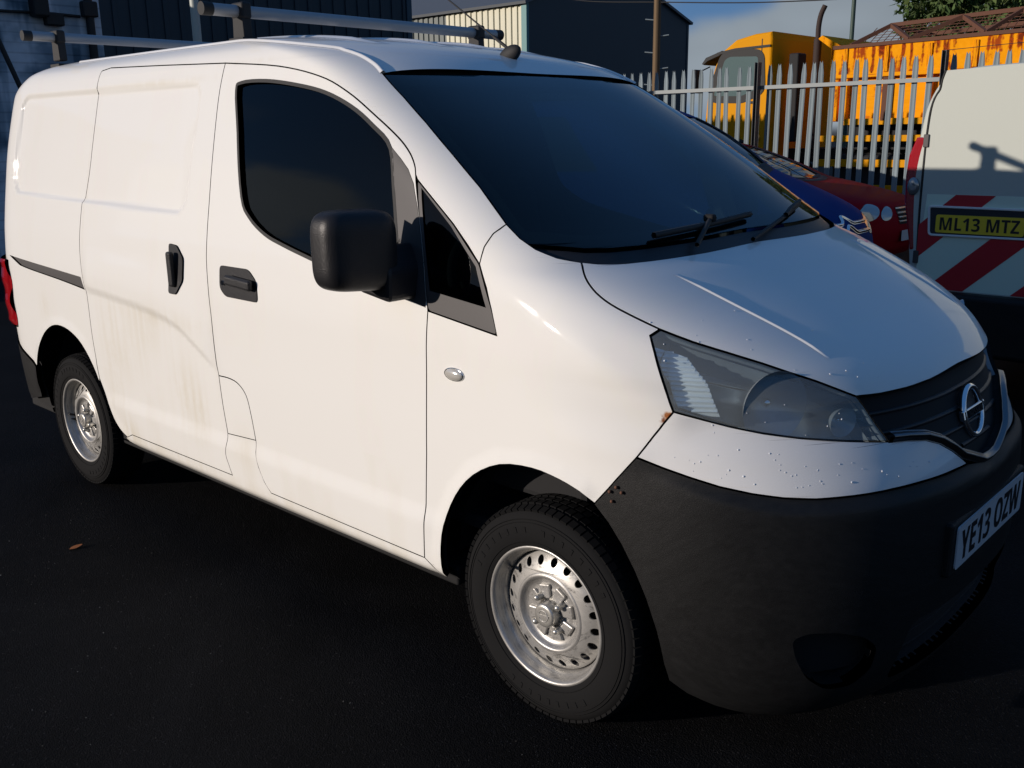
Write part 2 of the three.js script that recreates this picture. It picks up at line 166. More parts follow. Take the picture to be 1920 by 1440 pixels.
// ================================================================ the white van
const VS = new Shell({
  xf: [[.10, .62], [.13, .68], [.17, .735], [.22, .77], [.30, .79], [.45, .803], [.56, .806], [.66, .806], [.72, .798], [.78, .778], [.84, .75], [.90, .725], [.935, .695], [.965, .655], [1.0, .592], [1.04, .507], [1.08, .413], [1.12, .315], [1.165, .205], [1.20, .118], [1.24, .07], [1.35, -.085], [1.425, -.20], [1.5, -.325], [1.62, -.54], [1.70, -.695], [1.76, -.83], [1.81, -1.04], [1.84, -1.25], [1.862, -1.55], [1.875, -1.95]],
  w: [[.10, .76], [.2, .808], [.28, .826], [.35, .834], [.5, .8425], [.75, .8475], [.95, .8475], [1.1, .836], [1.2, .821], [1.3, .803], [1.45, .775], [1.6, .740], [1.7, .714], [1.75, .698], [1.79, .676], [1.82, .635], [1.845, .555], [1.86, .45], [1.87, .29], [1.875, .05]],
  x0: [[.10, -.05], [.8, -.05], [.95, -.14], [1.05, -.24], [1.2, -.36], [1.45, -.64], [1.6, -.83], [1.7, -.98], [1.76, -1.15], [1.81, -1.4], [1.84, -1.6], [1.862, -1.85], [1.875, -2.1]],
  n: [[.10, 2.8], [.5, 2.7], [.7, 2.52], [.78, 2.4], [.86, 2.32], [.93, 2.5], [1.0, 3.0], [1.08, 3.6], [1.15, 3.8], [1.2, 3.7], [1.3, 3.2], [1.45, 3.0], [1.6, 2.9], [1.7, 2.8], [1.8, 2.4], [1.875, 2.1]],
  xr: [[.10, -3.53], [.5, -3.57], [1, -3.59], [1.4, -3.57], [1.7, -3.53], [1.79, -3.47], [1.83, -3.37], [1.855, -3.14], [1.868, -2.82], [1.875, -2.4]],
  x0r: [[.10, -3.12], [.6, -3.15], [1, -3.15], [1.4, -3.16], [1.7, -3.15], [1.79, -3.06], [1.83, -2.95], [1.855, -2.78], [1.868, -2.5], [1.875, -2.2]],
  nr: [[.12, 3], [1.7, 3], [1.8, 2.6], [1.875, 2.2]],
});
VS.ylo = 0.10; VS.yhi = 1.874;
const archF = [[-.358, .286], [-.360, .363], [-.340, .46], [-.287, .562], [-.215, .639], [-.116, .692], [-.006, .708], [.08, .698], [.138, .680]];
const archR = [[-3.10, .42], [-3.085, .50], [-3.03, .59], [-2.94, .67], [-2.84, .718], [-2.74, .73], [-2.64, .714], [-2.55, .672], [-2.47, .59], [-2.42, .50], [-2.37, .41], [-2.31, .35], [-2.25, .322]];
// pressed relief of the flank: recessed upper panel, the swage behind the sliding door, the rocker bulge, wheel-arch lips
const segD = (x, y, p) => { let b = 1e9; for (let i = 0; i < p.length - 1; i++) { const ax = p[i][0], ay = p[i][1], dx = p[i + 1][0] - ax, dy = p[i + 1][1] - ay; const t = clamp(((x - ax) * dx + (y - ay) * dy) / (dx * dx + dy * dy)); b = Math.min(b, Math.hypot(x - ax - dx * t, y - ay - dy * t)); } return b; };
const aF = sm(archF, 3), aR = sm(archR, 3);
const swage = table([[-2.6, .935], [-2.44, .925], [-2.1, .905], [-1.85, .882], [-1.72, .855], [-1.62, .81], [-1.53, .765], [-1.44, .72]]);
const ridge1 = [[.02, 1.07], [.13, 1.02], [.25, .95], [.345, .895]], ridge2 = [[.04, .83], [.16, .80], [.27, .785]];
VS.disp = (x, y, z) => { let d = y > .3 && y < 1.75 ? .0011 * (noise3(x * 2.6 + 9, y * 3.4, 2) - .5) : 0; if (x > 0.5 || x < -3.45) return 0; d *= sstep(.2, 0, x); if (x > -.2 && y > .65 && y < 1.2) { const f = sstep(-.05, .18, x); const q = segD(x, y, ridge1), q2 = segD(x, y, ridge2); d += .008 * f * Math.exp(-q * q / .0020) + .004 * sstep(0, .16, x) * Math.exp(-q2 * q2 / .0012); } if (x > .35) return d;
  if (y > 1.2 && y < 1.8 && x < -1.4) { // upper panel pressed in
    const yb = 1.285 - 0.028 * (x + 3.15) / 1.45, yt = 1.705 - 0.012 * (x + 3.2) ** 2 * 0.2; const dx = Math.max(-3.185 + 0.03 * (y - 1.3) - x, x + 1.66 - 0.10 * (y - 1.3)), dyy = Math.max(yb - y, y - yt); const r = 0.07, qx = dx + r, qy = dyy + r; const s = Math.min(Math.max(qx, qy), 0) + Math.hypot(Math.max(qx, 0), Math.max(qy, 0)) - r; d -= 0.012 * sstep(0.010, -0.014, s) * sstep(-1.56, -1.72, x); }
  if (x > -2.5 && x < -1.40 && y < 1.1 && y > 0.5) { const l = swage(x); d += 0.011 * sstep(l - 0.025, l + 0.02, y) * sstep(l + 0.22, l + 0.05, y) * sstep(-1.42, -1.56, x) * sstep(-2.5, -2.4, x); }
  if (y < 0.75 && x < 0.1) { const l = 0.475; d += 0.010 * sstep(l + 0.03, l - 0.035, y) * sstep(-2.42, -2.3, x) * sstep(-0.3, -0.45, x); d -= 0.03 * sstep(0.315, 0.26, y) * sstep(-2.5, -2.3, x) * sstep(-0.2, -0.4, x); }
  if (y < 0.9) { const q = Math.min(x > -1 ? segD(x, y, archF) : 1, x < -2 ? segD(x, y, archR) : 1); d += 0.006 * sstep(0.05, 0.0, q); }
  return d; };
const A = p => p.map(q => VS.hit(q[0], q[1]));            // photo pixels -> domain of the flank
const B = p => toB(VS, A(p));                              // ... -> domain of the nose, measured from the centre line
const GAP = 0.0020;
const van = thing('white_panel_van', 'white compact panel van with black front bumper, steel wheels and two roof bars', 'van');
const seamRear = sm([[-2.425, 1.778], [-2.435, 1.733], [-2.442, 1.434], [-2.475, 1.266], [-2.486, 1.073], [-2.455, .93], [-2.45, .857], [-2.452, .742], [-2.445, .62], [-2.43, .545]], 4);
const bTop = [[-1.50, 1.755], [-1.507, 1.64], [-1.502, 1.476], [-1.502, 1.318], [-1.50, 1.123], [-1.485, .98], [-1.474, .813], [-1.468, .71]];
const bLow = [[-1.468, .71], [-1.462, .602], [-1.452, .50], [-1.456, .466], [-1.469, .42], [-1.457, .38], [-1.445, .346]];
const flapR = [[-1.468, .71], [-1.40, .711], [-1.345, .70], [-1.303, .665], [-1.285, .60], [-1.273, .512]];
const doorRearLow = [[-1.273, .512], [-1.274, .47], [-1.262, .42], [-1.238, .37], [-1.205, .338]];
const sbT = sm(bTop, 4), sbL = sm(bLow, 4), sfl = sm(flapR, 4), sdl = sm(doorRearLow, 4);
const doorFront = [[-.432, .334], [-.401, .658], [-.388, .889], [-.381, 1.06]], doorTrim = sm([[-.381, 1.06], [-.415, 1.22], [-.478, 1.41]], 4);
const cTop = sm([[-.478, 1.41], [-.490, 1.435], [-.52, 1.468], [-.575, 1.508], [-.677, 1.566], [-.812, 1.636], [-.952, 1.686], [-1.183, 1.728], [-1.50, 1.755]], 5);
const slideTop = [[-1.50, 1.755], [-1.94, 1.772], [-2.36, 1.786], [-2.425, 1.778]];
const archRFront = aR.filter(p => p[0] > -2.431), archRBack = aR.filter(p => p[0] <= -2.431);
// --- window outlines from the photograph
const winPx = [[452, 152], [500, 148], [560, 156], [612, 170], [660, 196], [700, 231], [735, 276], [741, 360], [748, 460], [762, 560], [700, 541], [640, 516], [585, 490], [530, 463], [495, 442], [466, 410], [451, 370], [444, 250], [441, 170]];
const sideWin = (() => { const p = A(winPx); const n = p.length, i0 = 7, q = []; for (let i = 0; i < n; i++) q.push(p[(i + i0 + 3) % n]); return sm([...q, ...[]], 4).concat(p.slice(i0, i0 + 3).slice(1, 2).concat([])); })();
const trimPoly = [...A([[735, 276], [752, 297], [766, 317], [776, 344]]), ...doorTrim.slice(1, -2).reverse().map(p => [p[0] - .003, p[1]]), ...A([[798, 577], [762, 560], [748, 460], [741, 360]])];
const triPx = [[783, 337], [850, 420], [899, 496], [921, 578], [932, 629], [803, 583]];
const tri = A(triPx), triHyp = A([[783, 337], [816, 378], [850, 420], [878, 461], [899, 495]]), triLow = A([[899, 495], [912, 540], [921, 580], [931, 629]]);
// --- nose lines from the photograph
const wsSide = A([[718, 138], [758, 182], [800, 230], [850, 290], [900, 350], [950, 420]]), wsLow = A([[950, 420], [975, 446], [1005, 467], [1045, 483], [1090, 491]]);
const pilSeam = A([[950, 420], [925, 438], [908, 463], [899, 495]]);
const bonSide = A([[1090, 491], [1095, 512], [1106, 534], [1126, 556], [1160, 579], [1237, 617]]);
const hlTop = A([[1237, 617], [1300, 641], [1365, 661], [1430, 681], [1480, 698], [1530, 714], [1580, 733], [1606, 743]]);
const hlBack = A([[1237, 617], [1219, 629], [1223, 645], [1227, 660], [1232, 680], [1238, 700], [1244, 718], [1250, 735], [1256, 753], [1263, 771]]);
const hlTip = A([[1606, 743], [1625, 768], [1645, 798], [1667, 828]]);
const hlBot = A([[1263, 771], [1320, 788], [1370, 801], [1430, 813], [1500, 822], [1580, 827], [1667, 828]]);
const bumpSeam = A([[1263, 771], [1254, 782], [1245, 793], [1236, 805], [1226, 817], [1216, 830], [1206, 843], [1195, 857]]), bumpSeam2 = A([[1195, 857], [1182, 871], [1168, 886], [1155, 900], [1142, 915], [1128, 930], [1115, 944]]);
const upLow = A([[1195, 857], [1240, 876], [1290, 894], [1350, 913], [1410, 926], [1470, 934], [1530, 936], [1600, 930], [1660, 920], [1720, 905], [1770, 889], [1812, 869]]);
const trimLo = A([[1667, 829], [1700, 826], [1735, 825], [1760, 831], [1785, 845], [1806, 862]]);
const lip = [...A([[1606, 743], [1650, 738], [1700, 727], [1745, 711]])];
const archBump = A([[1115, 944], [1142, 980], [1166, 1020], [1190, 1068], [1212, 1120], [1232, 1180], [1246, 1240], [1256, 1270]]);
const bumpLow = A([[1256, 1270], [1290, 1292], [1340, 1311], [1400, 1324], [1440, 1326]]);
const dbg = { wsSide, bonSide, hlTop, hlBot, upLow, trimLo, lip, archBump, bumpLow, sideWin, tri };
// ribbon: a raised bead of the given width and height following points [domain] on a surface
function ribbon(map, pts, width, height, { off = 0.0004, cross = 6, taper = true, flat = false } = {}) {
  const P = [], N = [], U = [], n = pts.length, rows = [];
  for (let i = 0; i < n; i++) { const a = pts[Math.max(0, i - 1)], b = pts[Math.min(n - 1, i + 1)], v = map(pts[i][0], pts[i][1], off); const va = map(a[0], a[1], off), vb = map(b[0], b[1], off); const t = V3(vb[0] - va[0], vb[1] - va[1], vb[2] - va[2]).normalize(), nn = V3(v[3], v[4], v[5]).normalize(), s = nn.clone().cross(t).normalize(); const k = taper ? Math.min(1, i / 3, (n - 1 - i) / 3) : 1, row = []; for (let j = 0; j <= cross; j++) { const q = j / cross * 2 - 1, h = (flat ? (Math.abs(q) > 0.99 ? 0 : 1) : (1 - q * q) * (1 - q * q)) * height * k, dh = flat ? 0 : -4 * q * (1 - q * q) * height * k / (width / 2); const p = V3(v[0], v[1], v[2]).addScaledVector(s, q * width / 2).addScaledVector(nn, h); const m = nn.clone().addScaledVector(s, -dh).normalize(); if (flat && j === 0) m.copy(s).negate(); if (flat && j === cross) m.copy(s); row.push([p, m]); } rows.push(row); }
  const put = e => { P.push(e[0].x, e[0].y, e[0].z); N.push(e[1].x, e[1].y, e[1].z); U.push(e[0].x, e[0].y); };
  for (let i = 0; i < n - 1; i++) for (let j = 0; j < cross; j++) { const a = rows[i][j], b = rows[i + 1][j], c = rows[i + 1][j + 1], d = rows[i][j + 1]; const fl = b[0].clone().sub(a[0]).cross(d[0].clone().sub(a[0])).dot(a[1].clone().add(c[1])) > 0; for (const e of fl ? [a, b, c, a, c, d] : [a, d, c, a, c, b]) put(e); }
  const g = new THREE.BufferGeometry(); g.setAttribute('position', new THREE.Float32BufferAttribute(P, 3)); g.setAttribute('normal', new THREE.Float32BufferAttribute(N, 3)); g.setAttribute('uv', new THREE.Float32BufferAttribute(U, 2)); return g;
}
const fine = { step: 0.016, dy: 0.014 };
const both = (name, g, mat, parent = van) => [mesh(name, g, mat, parent), mesh(name, mirrorZ(g), mat, parent)];
const P3 = (q, off = 0) => { const v = VS.at(q[0], q[1], off); return V3(v[0], v[1], v[2]); };
const roofY = (x, z) => { let lo = 1.2, hi = 1.8745; if (VS.inside(x, hi, z)) return hi; for (let i = 0; i < 40; i++) { const m = (lo + hi) / 2; if (VS.inside(x, m, z)) lo = m; else hi = m; } return lo; };
// ---- roof, pillars, rear quarter: one pressing per side, the roof skin between the two gutters
const gutterPx = A([[718, 137], [704, 122], [680, 107], [650, 96], [610, 88]]);
const gEnd = gutterPx[gutterPx.length - 1];
const gutter = [...gutterPx, ...[[-1.45, 1.826], [-1.7, 1.832], [-2.2, 1.834], [-2.8, 1.834]].filter(p => p[0] < gEnd[0] - 0.05)];
const gutS = sm(gutter, 5);
const rearA = y => { const r = VS.row(y); return r.x0r - r.w * 0.62; };
const rearEdge = []; for (let y = 0.60; y < 1.825; y += 0.05) rearEdge.push([rearA(y), y]); rearEdge.push([rearA(1.834), 1.834]);
const railPoly = sm([[-3.24, 1.003], [-3.0, .990], [-2.7, .976], [-2.49, .966]], 4).concat(sm([[-2.462, .915], [-2.7, .934], [-3.0, .953], [-3.12, .964]], 4));
const quarterBottom = [[-3.085, .50], [-3.22, .548], [-3.34, .59], [rearA(0.60), 0.60]];
const sidePoly = [...cTop, ...slideTop.slice(1), ...seamRear.slice(1), ...archRBack.filter(p => p[1] > .5).reverse(), ...quarterBottom, ...rearEdge.slice(1), ...gutS.slice().reverse(), ...wsSide.slice(1), ...pilSeam.slice(1), ...triHyp.slice().reverse().slice(1)];
both('body_side', panel([inset(sidePoly, GAP), railPoly], VS.side, fine), M.white);
both('door_track', panel([railPoly], VS.side, { off: -0.010, skirt: 0.01 }), M.trim);
{ const half = [...gutS.map(q => [q[0] - VS.row(q[1]).ac, q[1]])]; // roof skin in nose coordinates
  const wtop = [half[0], [half[0][0] * 0.66, 1.693], [half[0][0] * 0.33, 1.697], [0, 1.698]];
  const P = [], rowsN = 64, colsN = 40; // roof laid out as a grid over (x, z), trimmed along the windscreen top and the gutters
  const zG = x => { let best = 0.6; for (let i = 0; i < gutS.length - 1; i++) { const p = P3(gutS[i]), q = P3(gutS[i + 1]); if ((p.x - x) * (q.x - x) <= 0) { best = p.z + (q.z - p.z) * (x - p.x) / (q.x - p.x || 1); break; } } return best; };
  const xTop = z => { const c = P3(gutS[0]); const k = Math.abs(z) / c.z; return c.x + (1 - k * k) * 0.068; };
  const g = new THREE.BufferGeometry(), pos = [], uv = [], idx = []; const xb = -3.36;
  for (let i = 0; i <= rowsN; i++) for (let j = 0; j <= colsN; j++) { const s = i / rowsN, t = (j / colsN) * 2 - 1; let x = -0.8, z = 0; const e = Math.pow(s, 1.35); for (let k = 0; k < 4; k++) { x = xTop(t * 0.63) + (xb - xTop(t * 0.63)) * e; z = t * (x < -2.8 ? (0.605) : Math.min(zG(Math.min(x, P3(gutS[0]).x)), 0.64)); } let y = roofY(x, z) + 0.0; pos.push(x, y, z); uv.push(x, y); }
  for (let i = 0; i < rowsN; i++) for (let j = 0; j < colsN; j++) { const a = i * (colsN + 1) + j, b = a + 1, c = a + colsN + 1, d = c + 1; idx.push(a, b, c, b, d, c); }
  g.setAttribute('position', new THREE.Float32BufferAttribute(pos, 3)); g.setAttribute('uv', new THREE.Float32BufferAttribute(uv, 2)); g.setIndex(idx); g.computeVertexNormals();
  const N = g.attributes.normal; if (N.getY(200) < 0) { for (let i = 0; i < idx.length; i += 3) { const t = idx[i]; idx[i] = idx[i + 1]; idx[i + 1] = t; } g.setIndex(idx); g.computeVertexNormals(); }
  const roof = mesh('roof', g, M.white, van);
  // pressed ribs along the roof
  const ribMap = (x, z, off) => { const y = roofY(x, z), h = 0.01; const dx = (roofY(x + h, z) - roofY(x - h, z)) / (2 * h), dz = (roofY(x, z + h) - roofY(x, z - h)) / (2 * h); const l = Math.hypot(dx, 1, dz); return [x - dx / l * off, y + off / l, z - dz / l * off, -dx / l, 1 / l, -dz / l]; };
  for (const [z, x1] of [[0.40, -1.04], [0.14, -1.0], [-0.12, -1.0], [-0.38, -1.04]]) { const pts = []; for (let i = 0; i <= 40; i++) pts.push([x1 + (-3.1 - x1) * i / 40, z]); mesh('roof_rib', ribbon(ribMap, pts, 0.07, 0.008), M.whitePlain, roof); }
  const gut = ribbon(VS.side, gutS, 0.022, 0.007, { taper: false }); both('gutter_strip', gut, M.whitePlain, roof);
}
// ---- sliding door, front door, wing, fuel flap, sill
const slideDoor = [...slideTop, ...seamRear.slice(1), ...archRFront.map(p => [p[0] + 0.012, p[1] + 0.004]), [-2.20, .342], ...sbL.slice().reverse(), ...sbT.slice().reverse().slice(1)];
const sd = both('sliding_door', panel([inset(slideDoor, GAP)], VS.side, fine), M.white);
const sill = [[-2.25, .322], [-2.20, .342], ...sbL.slice().reverse().filter(p => p[1] < .501), [-1.452, .50], ...doorRearLow, ...[[-.432, .334], [-.36, .286], [-.45, .282], [-1.3, .276], [-2.2, .282]]];
both('sill', panel([inset(sill, 0.001)], VS.side, { ...fine, skirt: 0.03 }), M.white);
both('fuel_flap', panel([inset([...sfl, ...[[-1.452, .50]], ...sbL.filter(p => p[1] > .505).reverse()], GAP)], VS.side, fine), M.white);
const frontDoor = [...sbT.slice(), ...sfl.slice(1), ...sdl.slice(1), ...doorFront, ...doorTrim.slice(1), ...cTop.slice(1)];
const winTrim = [...trimPoly];
const fd = both('front_door', panel([inset(frontDoor, GAP), sideWin, winTrim], VS.side, fine), M.white);
const fender = [...doorFront, ...triLow.slice().reverse().concat([]), ...pilSeam.slice().reverse(), ...wsLow.slice(1), ...sm(bonSide, 3).slice(1), ...hlBack.slice(1), ...bumpSeam.slice(1), ...bumpSeam2.slice(1), ...aF.slice().reverse()];
both('front_wing', panel([inset(fender, GAP)], VS.side, fine), M.white);
// glass
const rub = (poly, w = 0.014) => { const p = [...poly, poly[0], poly[1]]; return p; };
for (const s of [0, 1]) {
  const gl = panel([inset(sideWin, 0.006)], VS.side, { off: -0.010, skirt: 0 }); mesh('window_glass', s ? mirrorZ(gl) : gl, M.glassDark, fd[s]);
  const seal = panel([sideWin, inset(sideWin, 0.011)], VS.side, { off: 0.001, skirt: 0.014, step: 0.02, dy: 0.02 }); mesh('window_seal', s ? mirrorZ(seal) : seal, M.rubber, fd[s]);
  const tr = panel([inset(winTrim, 0.001)], VS.side, { off: 0.001 }); mesh('door_trim', s ? mirrorZ(tr) : tr, M.trim, fd[s]);
  const q = tri, ql = A([[790, 352], [846, 425], [892, 500], [911, 577], [806, 545]]);
  const qt = panel([inset(roundPoly(q, 0.012), 0.002), ql], VS.side, { off: 0.0 }); const qp = mesh('quarter_trim', s ? mirrorZ(qt) : qt, M.trim, van);
  const qg = panel([ql], VS.side, { off: -0.004, skirt: 0 }); mesh('quarter_glass', s ? mirrorZ(qg) : qg, M.glassDark, qp);
}
// ---- bonnet, screen, cowl
const bonRear = B([[1090, 491], [1120, 494], [1170, 493], [1220, 488], [1270, 481], [1320, 473]]).filter(p => p[0] < -0.03);
const yc = bonRear[bonRear.length - 1][1] + 0.004;
const bonNear = [[0, yc], ...bonRear.slice().reverse(), ...toB(VS, sm(bonSide, 3)).slice(1), ...toB(VS, hlTop).slice(1), ...toB(VS, lip).slice(1), [-0.06, .923], [0, .924]];
const bonnetPoly = [...bonNear.slice(0, -1), [0, .924], ...flip(bonNear.slice(1, -1))];
const bonnet = mesh('bonnet', panel([inset(bonnetPoly, GAP)], VS.front, fine), M.white, van);
{ const cr = toB(VS, A([[1266, 514], [1330, 547], [1400, 583], [1460, 614], [1510, 642], [1554, 671]])); const c = densify(sm(cr, 4), 0.02); mesh('bonnet_crease', ribbon(VS.front, c, 0.016, 0.0035), M.whitePlain, bonnet); mesh('bonnet_crease', ribbon(VS.front, c.map(p => [-p[0], p[1]]), 0.016, 0.0035), M.whitePlain, bonnet); }
const wsN = toB(VS, [...sm(wsSide, 2), ...sm(wsLow, 2).slice(1)]);
const wsTopY = 1.698; const up = 0.034;
const cowlEdge = bonRear.map(p => [p[0], p[1] + up]);
const wsCut = wsN.filter(p => p[1] > cowlEdge[0][1] + 0.004);
const wsHalf = [[0, wsTopY], [wsN[0][0] * 0.33, 1.697], [wsN[0][0] * 0.66, 1.693], ...wsCut, ...cowlEdge, [0, yc + up]];
const wsPoly = [...wsHalf, ...flip(wsHalf.slice(1, -1))];
const ws = mesh('windscreen', panel([inset(wsPoly, GAP)], VS.front, { off: -0.003, skirt: 0.004, step: 0.03, dy: 0.02 }), M.glass, van);
mesh('windscreen_border', panel([inset(wsPoly, 0.004), inset(wsPoly, 0.035)], VS.front, { off: -0.008, skirt: 0 }), M.black, ws);
const cowlHalf = [[0, yc + up], ...cowlEdge.slice().reverse(), wsCut[wsCut.length - 1], ...wsN.filter(p => p[1] <= cowlEdge[0][1] + 0.004), ...bonRear.slice(1), [0, yc]];
mesh('cowl', panel([inset([...cowlHalf, ...flip(cowlHalf.slice(1, -1))], 0.003)], VS.front, { off: -0.012 }), M.plastic, van);
// ---- nose: bumper, grille, trim
const upN = toB(VS, [...bumpSeam, ...upLow.slice(1), ...trimLo.slice().reverse(), ...hlBot.slice().reverse()]);
const upG = panel([inset(upN, GAP)], VS.front, fine); both('bumper_upper', upG, M.whitePlain);
const fogPx = [[1480, 1192], [1510, 1180], [1560, 1178], [1610, 1186], [1634, 1204], [1622, 1244], [1586, 1274], [1540, 1282], [1505, 1262], [1486, 1226]];
const fog = roundPoly(toB(VS, A(fogPx)), 0.02);
const lowN = [...toB(VS, [...bumpSeam2.slice().reverse(), ...upLow.slice(1)]), [-0.07, .698], [0, .692]];
const lowB = [[0, .150], [-0.25, .150], ...toB(VS, bumpLow).slice().reverse(), ...toB(VS, archBump).slice().reverse().slice(1)];
const bumpHalf = [...lowN, ...lowB]; // from wing corner to centre top, centre bottom, back along the arch
const bumpFull = [...lowN, ...flip(lowN).slice(1), ...flip(lowB).slice(1, -1), ...lowB.slice(0, -1)];
const intake = roundPoly([[-0.40, .225], [0.40, .225], [0.36, .375], [-0.36, .375]], 0.03);
const edgeY = table([...toB(VS, [...bumpSeam2.slice().reverse(), ...upLow.slice(1)]).sort((a, b) => a[0] - b[0]).filter((p, i, s) => !i || p[0] - s[i - 1][0] > .004), [0, .694]].map(p => [p[0], p[1]]));
const bumpMap2 = (b, y, off) => { const F = (b, y) => VS.full(b + VS.row(y).ac, y, off - .003 + (.015 * sstep(-1.05, -.70, -Math.abs(b))) * sstep(.004, .036, edgeY(-Math.abs(b)) - y)); return [...F(b, y), ...VS.nrm(F, b, y)]; };
const bump = mesh('front_bumper', panel([inset(bumpFull, 0.002), fog, flip(fog), intake], bumpMap2, { off: 0.007, step: 0.025, dy: 0.02, skirt: 0.03 }), M.bumper, van);
for (const s of [0, 1]) { const f = s ? flip(fog) : fog; mesh('fog_lamp_recess', panel([f], VS.front, { off: -0.045, skirt: -0.05 }), M.bumper, bump); }
mesh('intake_back', panel([intake], VS.front, { off: -0.05, skirt: -0.05 }), M.black, bump);
for (let k = 0; k < 3; k++) { const y = 0.255 + k * 0.045; mesh('intake_bar', ribbon(VS.front, densify([[-0.385 + k * 0.01, y], [0.385 - k * 0.01, y]], 0.04), 0.014, 0.010, { off: -0.03, taper: false }), M.black, bump); }
{ const tN = toB(VS, A([[1670, 820], [1700, 817], [1735, 816], [1762, 823], [1785, 836], [1803, 850]])); const path = densify([...tN, [-0.045, .700], [0, .697]], 0.03);
  const full = [...path, ...flip(path).slice(1)]; const gt = mesh('grille_trim', ribbon(VS.front, full, 0.027, 0.012, { off: 0.002, taper: false, cross: 8 }), M.dullChrome, van);
  const gN = [...toB(VS, lip), [-0.06, .920], [0, .921]]; const lowT = [...tN.slice().reverse()];
  const gHalf = [[0, .921], [-0.06, .920], ...toB(VS, lip).slice().reverse(), ...toB(VS, hlTip).slice(1), ...tN, [-0.05, .706], [0, .703]];
  const gPoly = [...gHalf, ...flip(gHalf.slice(1, -1))];
  const grille = mesh('grille', panel([gPoly], VS.front, { off: -0.055, skirt: -0.055 }), M.black, van);
  // slats clipped to the opening
  for (let k = 0; k < 4; k++) { const y = 0.875 - k * 0.042; const lim = k < 3 ? 0.985 : 0.60; const xs = []; for (let i = 0; i < gPoly.length; i++) { const a = gPoly[i], b = gPoly[(i + 1) % gPoly.length]; if ((a[1] > y) !== (b[1] > y)) xs.push(a[0] + (b[0] - a[0]) * (y - a[1]) / (b[1] - a[1])); } const m = Math.min(...xs) * lim; mesh('grille_slat', ribbon(VS.front, densify([[m, y], [-m, y]], 0.03), 0.022, 0.009, { off: -0.026, taper: false }), M.plastic, grille); }
  // badge: ring, bar and raised lettering
  const em = new THREE.Group(); em.name = 'badge'; van.add(em); em.position.set(0.752, .808, 0); em.rotation.set(0, Math.PI / 2, 0); em.rotation.order = 'YXZ'; em.rotation.x = -0.25;
  mesh('badge_ring', [T(new THREE.TorusGeometry(0.062, 0.0088, 10, 48), 0, 0, 0)], M.chrome, em);
  mesh('badge_bar', new RoundedBoxGeometry(0.156, 0.028, 0.016, 2, 0.005), M.chrome, em);
  const font = await new FontLoader().loadAsync('fonts/droid/droid_sans_bold.typeface.json'); globalThis.__f = font;
  const tg = new TextGeometry('NISSAN', { font, size: 0.0185, depth: 0.003, curveSegments: 4, bevelEnabled: false }); tg.computeBoundingBox(); tg.translate(-(tg.boundingBox.max.x) / 2, -0.0097, 0.0078); tg.scale(1.12, 1, 1); mesh('badge_lettering', tg, M.black, em);
  mesh('badge_mount', T(new THREE.CylinderGeometry(0.05, 0.06, 0.05, 24), 0, 0, -0.03, Math.PI / 2), M.plastic, em);
}
const font = globalThis.__f;
function plate(text, w, h, mat, inkMat, parent, ls = 1) { const g = new THREE.Group(); g.name = 'number_plate'; parent.add(g); mesh('plate_board', extrude(roundPoly([[-w / 2, -h / 2], [w / 2, -h / 2], [w / 2, h / 2], [-w / 2, h / 2]], 0.012), 0.004), mat, g);
  const tg = new TextGeometry(text, { font, size: 0.079 * h / 0.111, depth: 0.0012, curveSegments: 6, bevelEnabled: false }); tg.computeBoundingBox(); const b = tg.boundingBox; const k = w * 0.90 / (b.max.x - b.min.x); tg.translate(-(b.max.x + b.min.x) / 2, -(b.max.y + b.min.y) / 2, 0.004); tg.scale(Math.min(k, ls), 1, 1); mesh('plate_lettering', tg, inkMat, g); return g; }
M.plateWhite = std(lin(0.50, 0.52, 0.54), 0.4); M.plateYellow = std(lin(0.80, 0.56, 0.03), 0.35); M.ink = std(lin(0.008, 0.008, 0.01), 0.4);
{ const p = plate('YE13 OZW', 0.52, 0.111, M.plateWhite, M.ink, van); p.position.set(0.825, .532, 0); p.rotation.y = Math.PI / 2; mesh('plate_plinth', box(0.78, 0.8235, .46, .60, -0.285, 0.285, 0.008), M.bumper, van); }
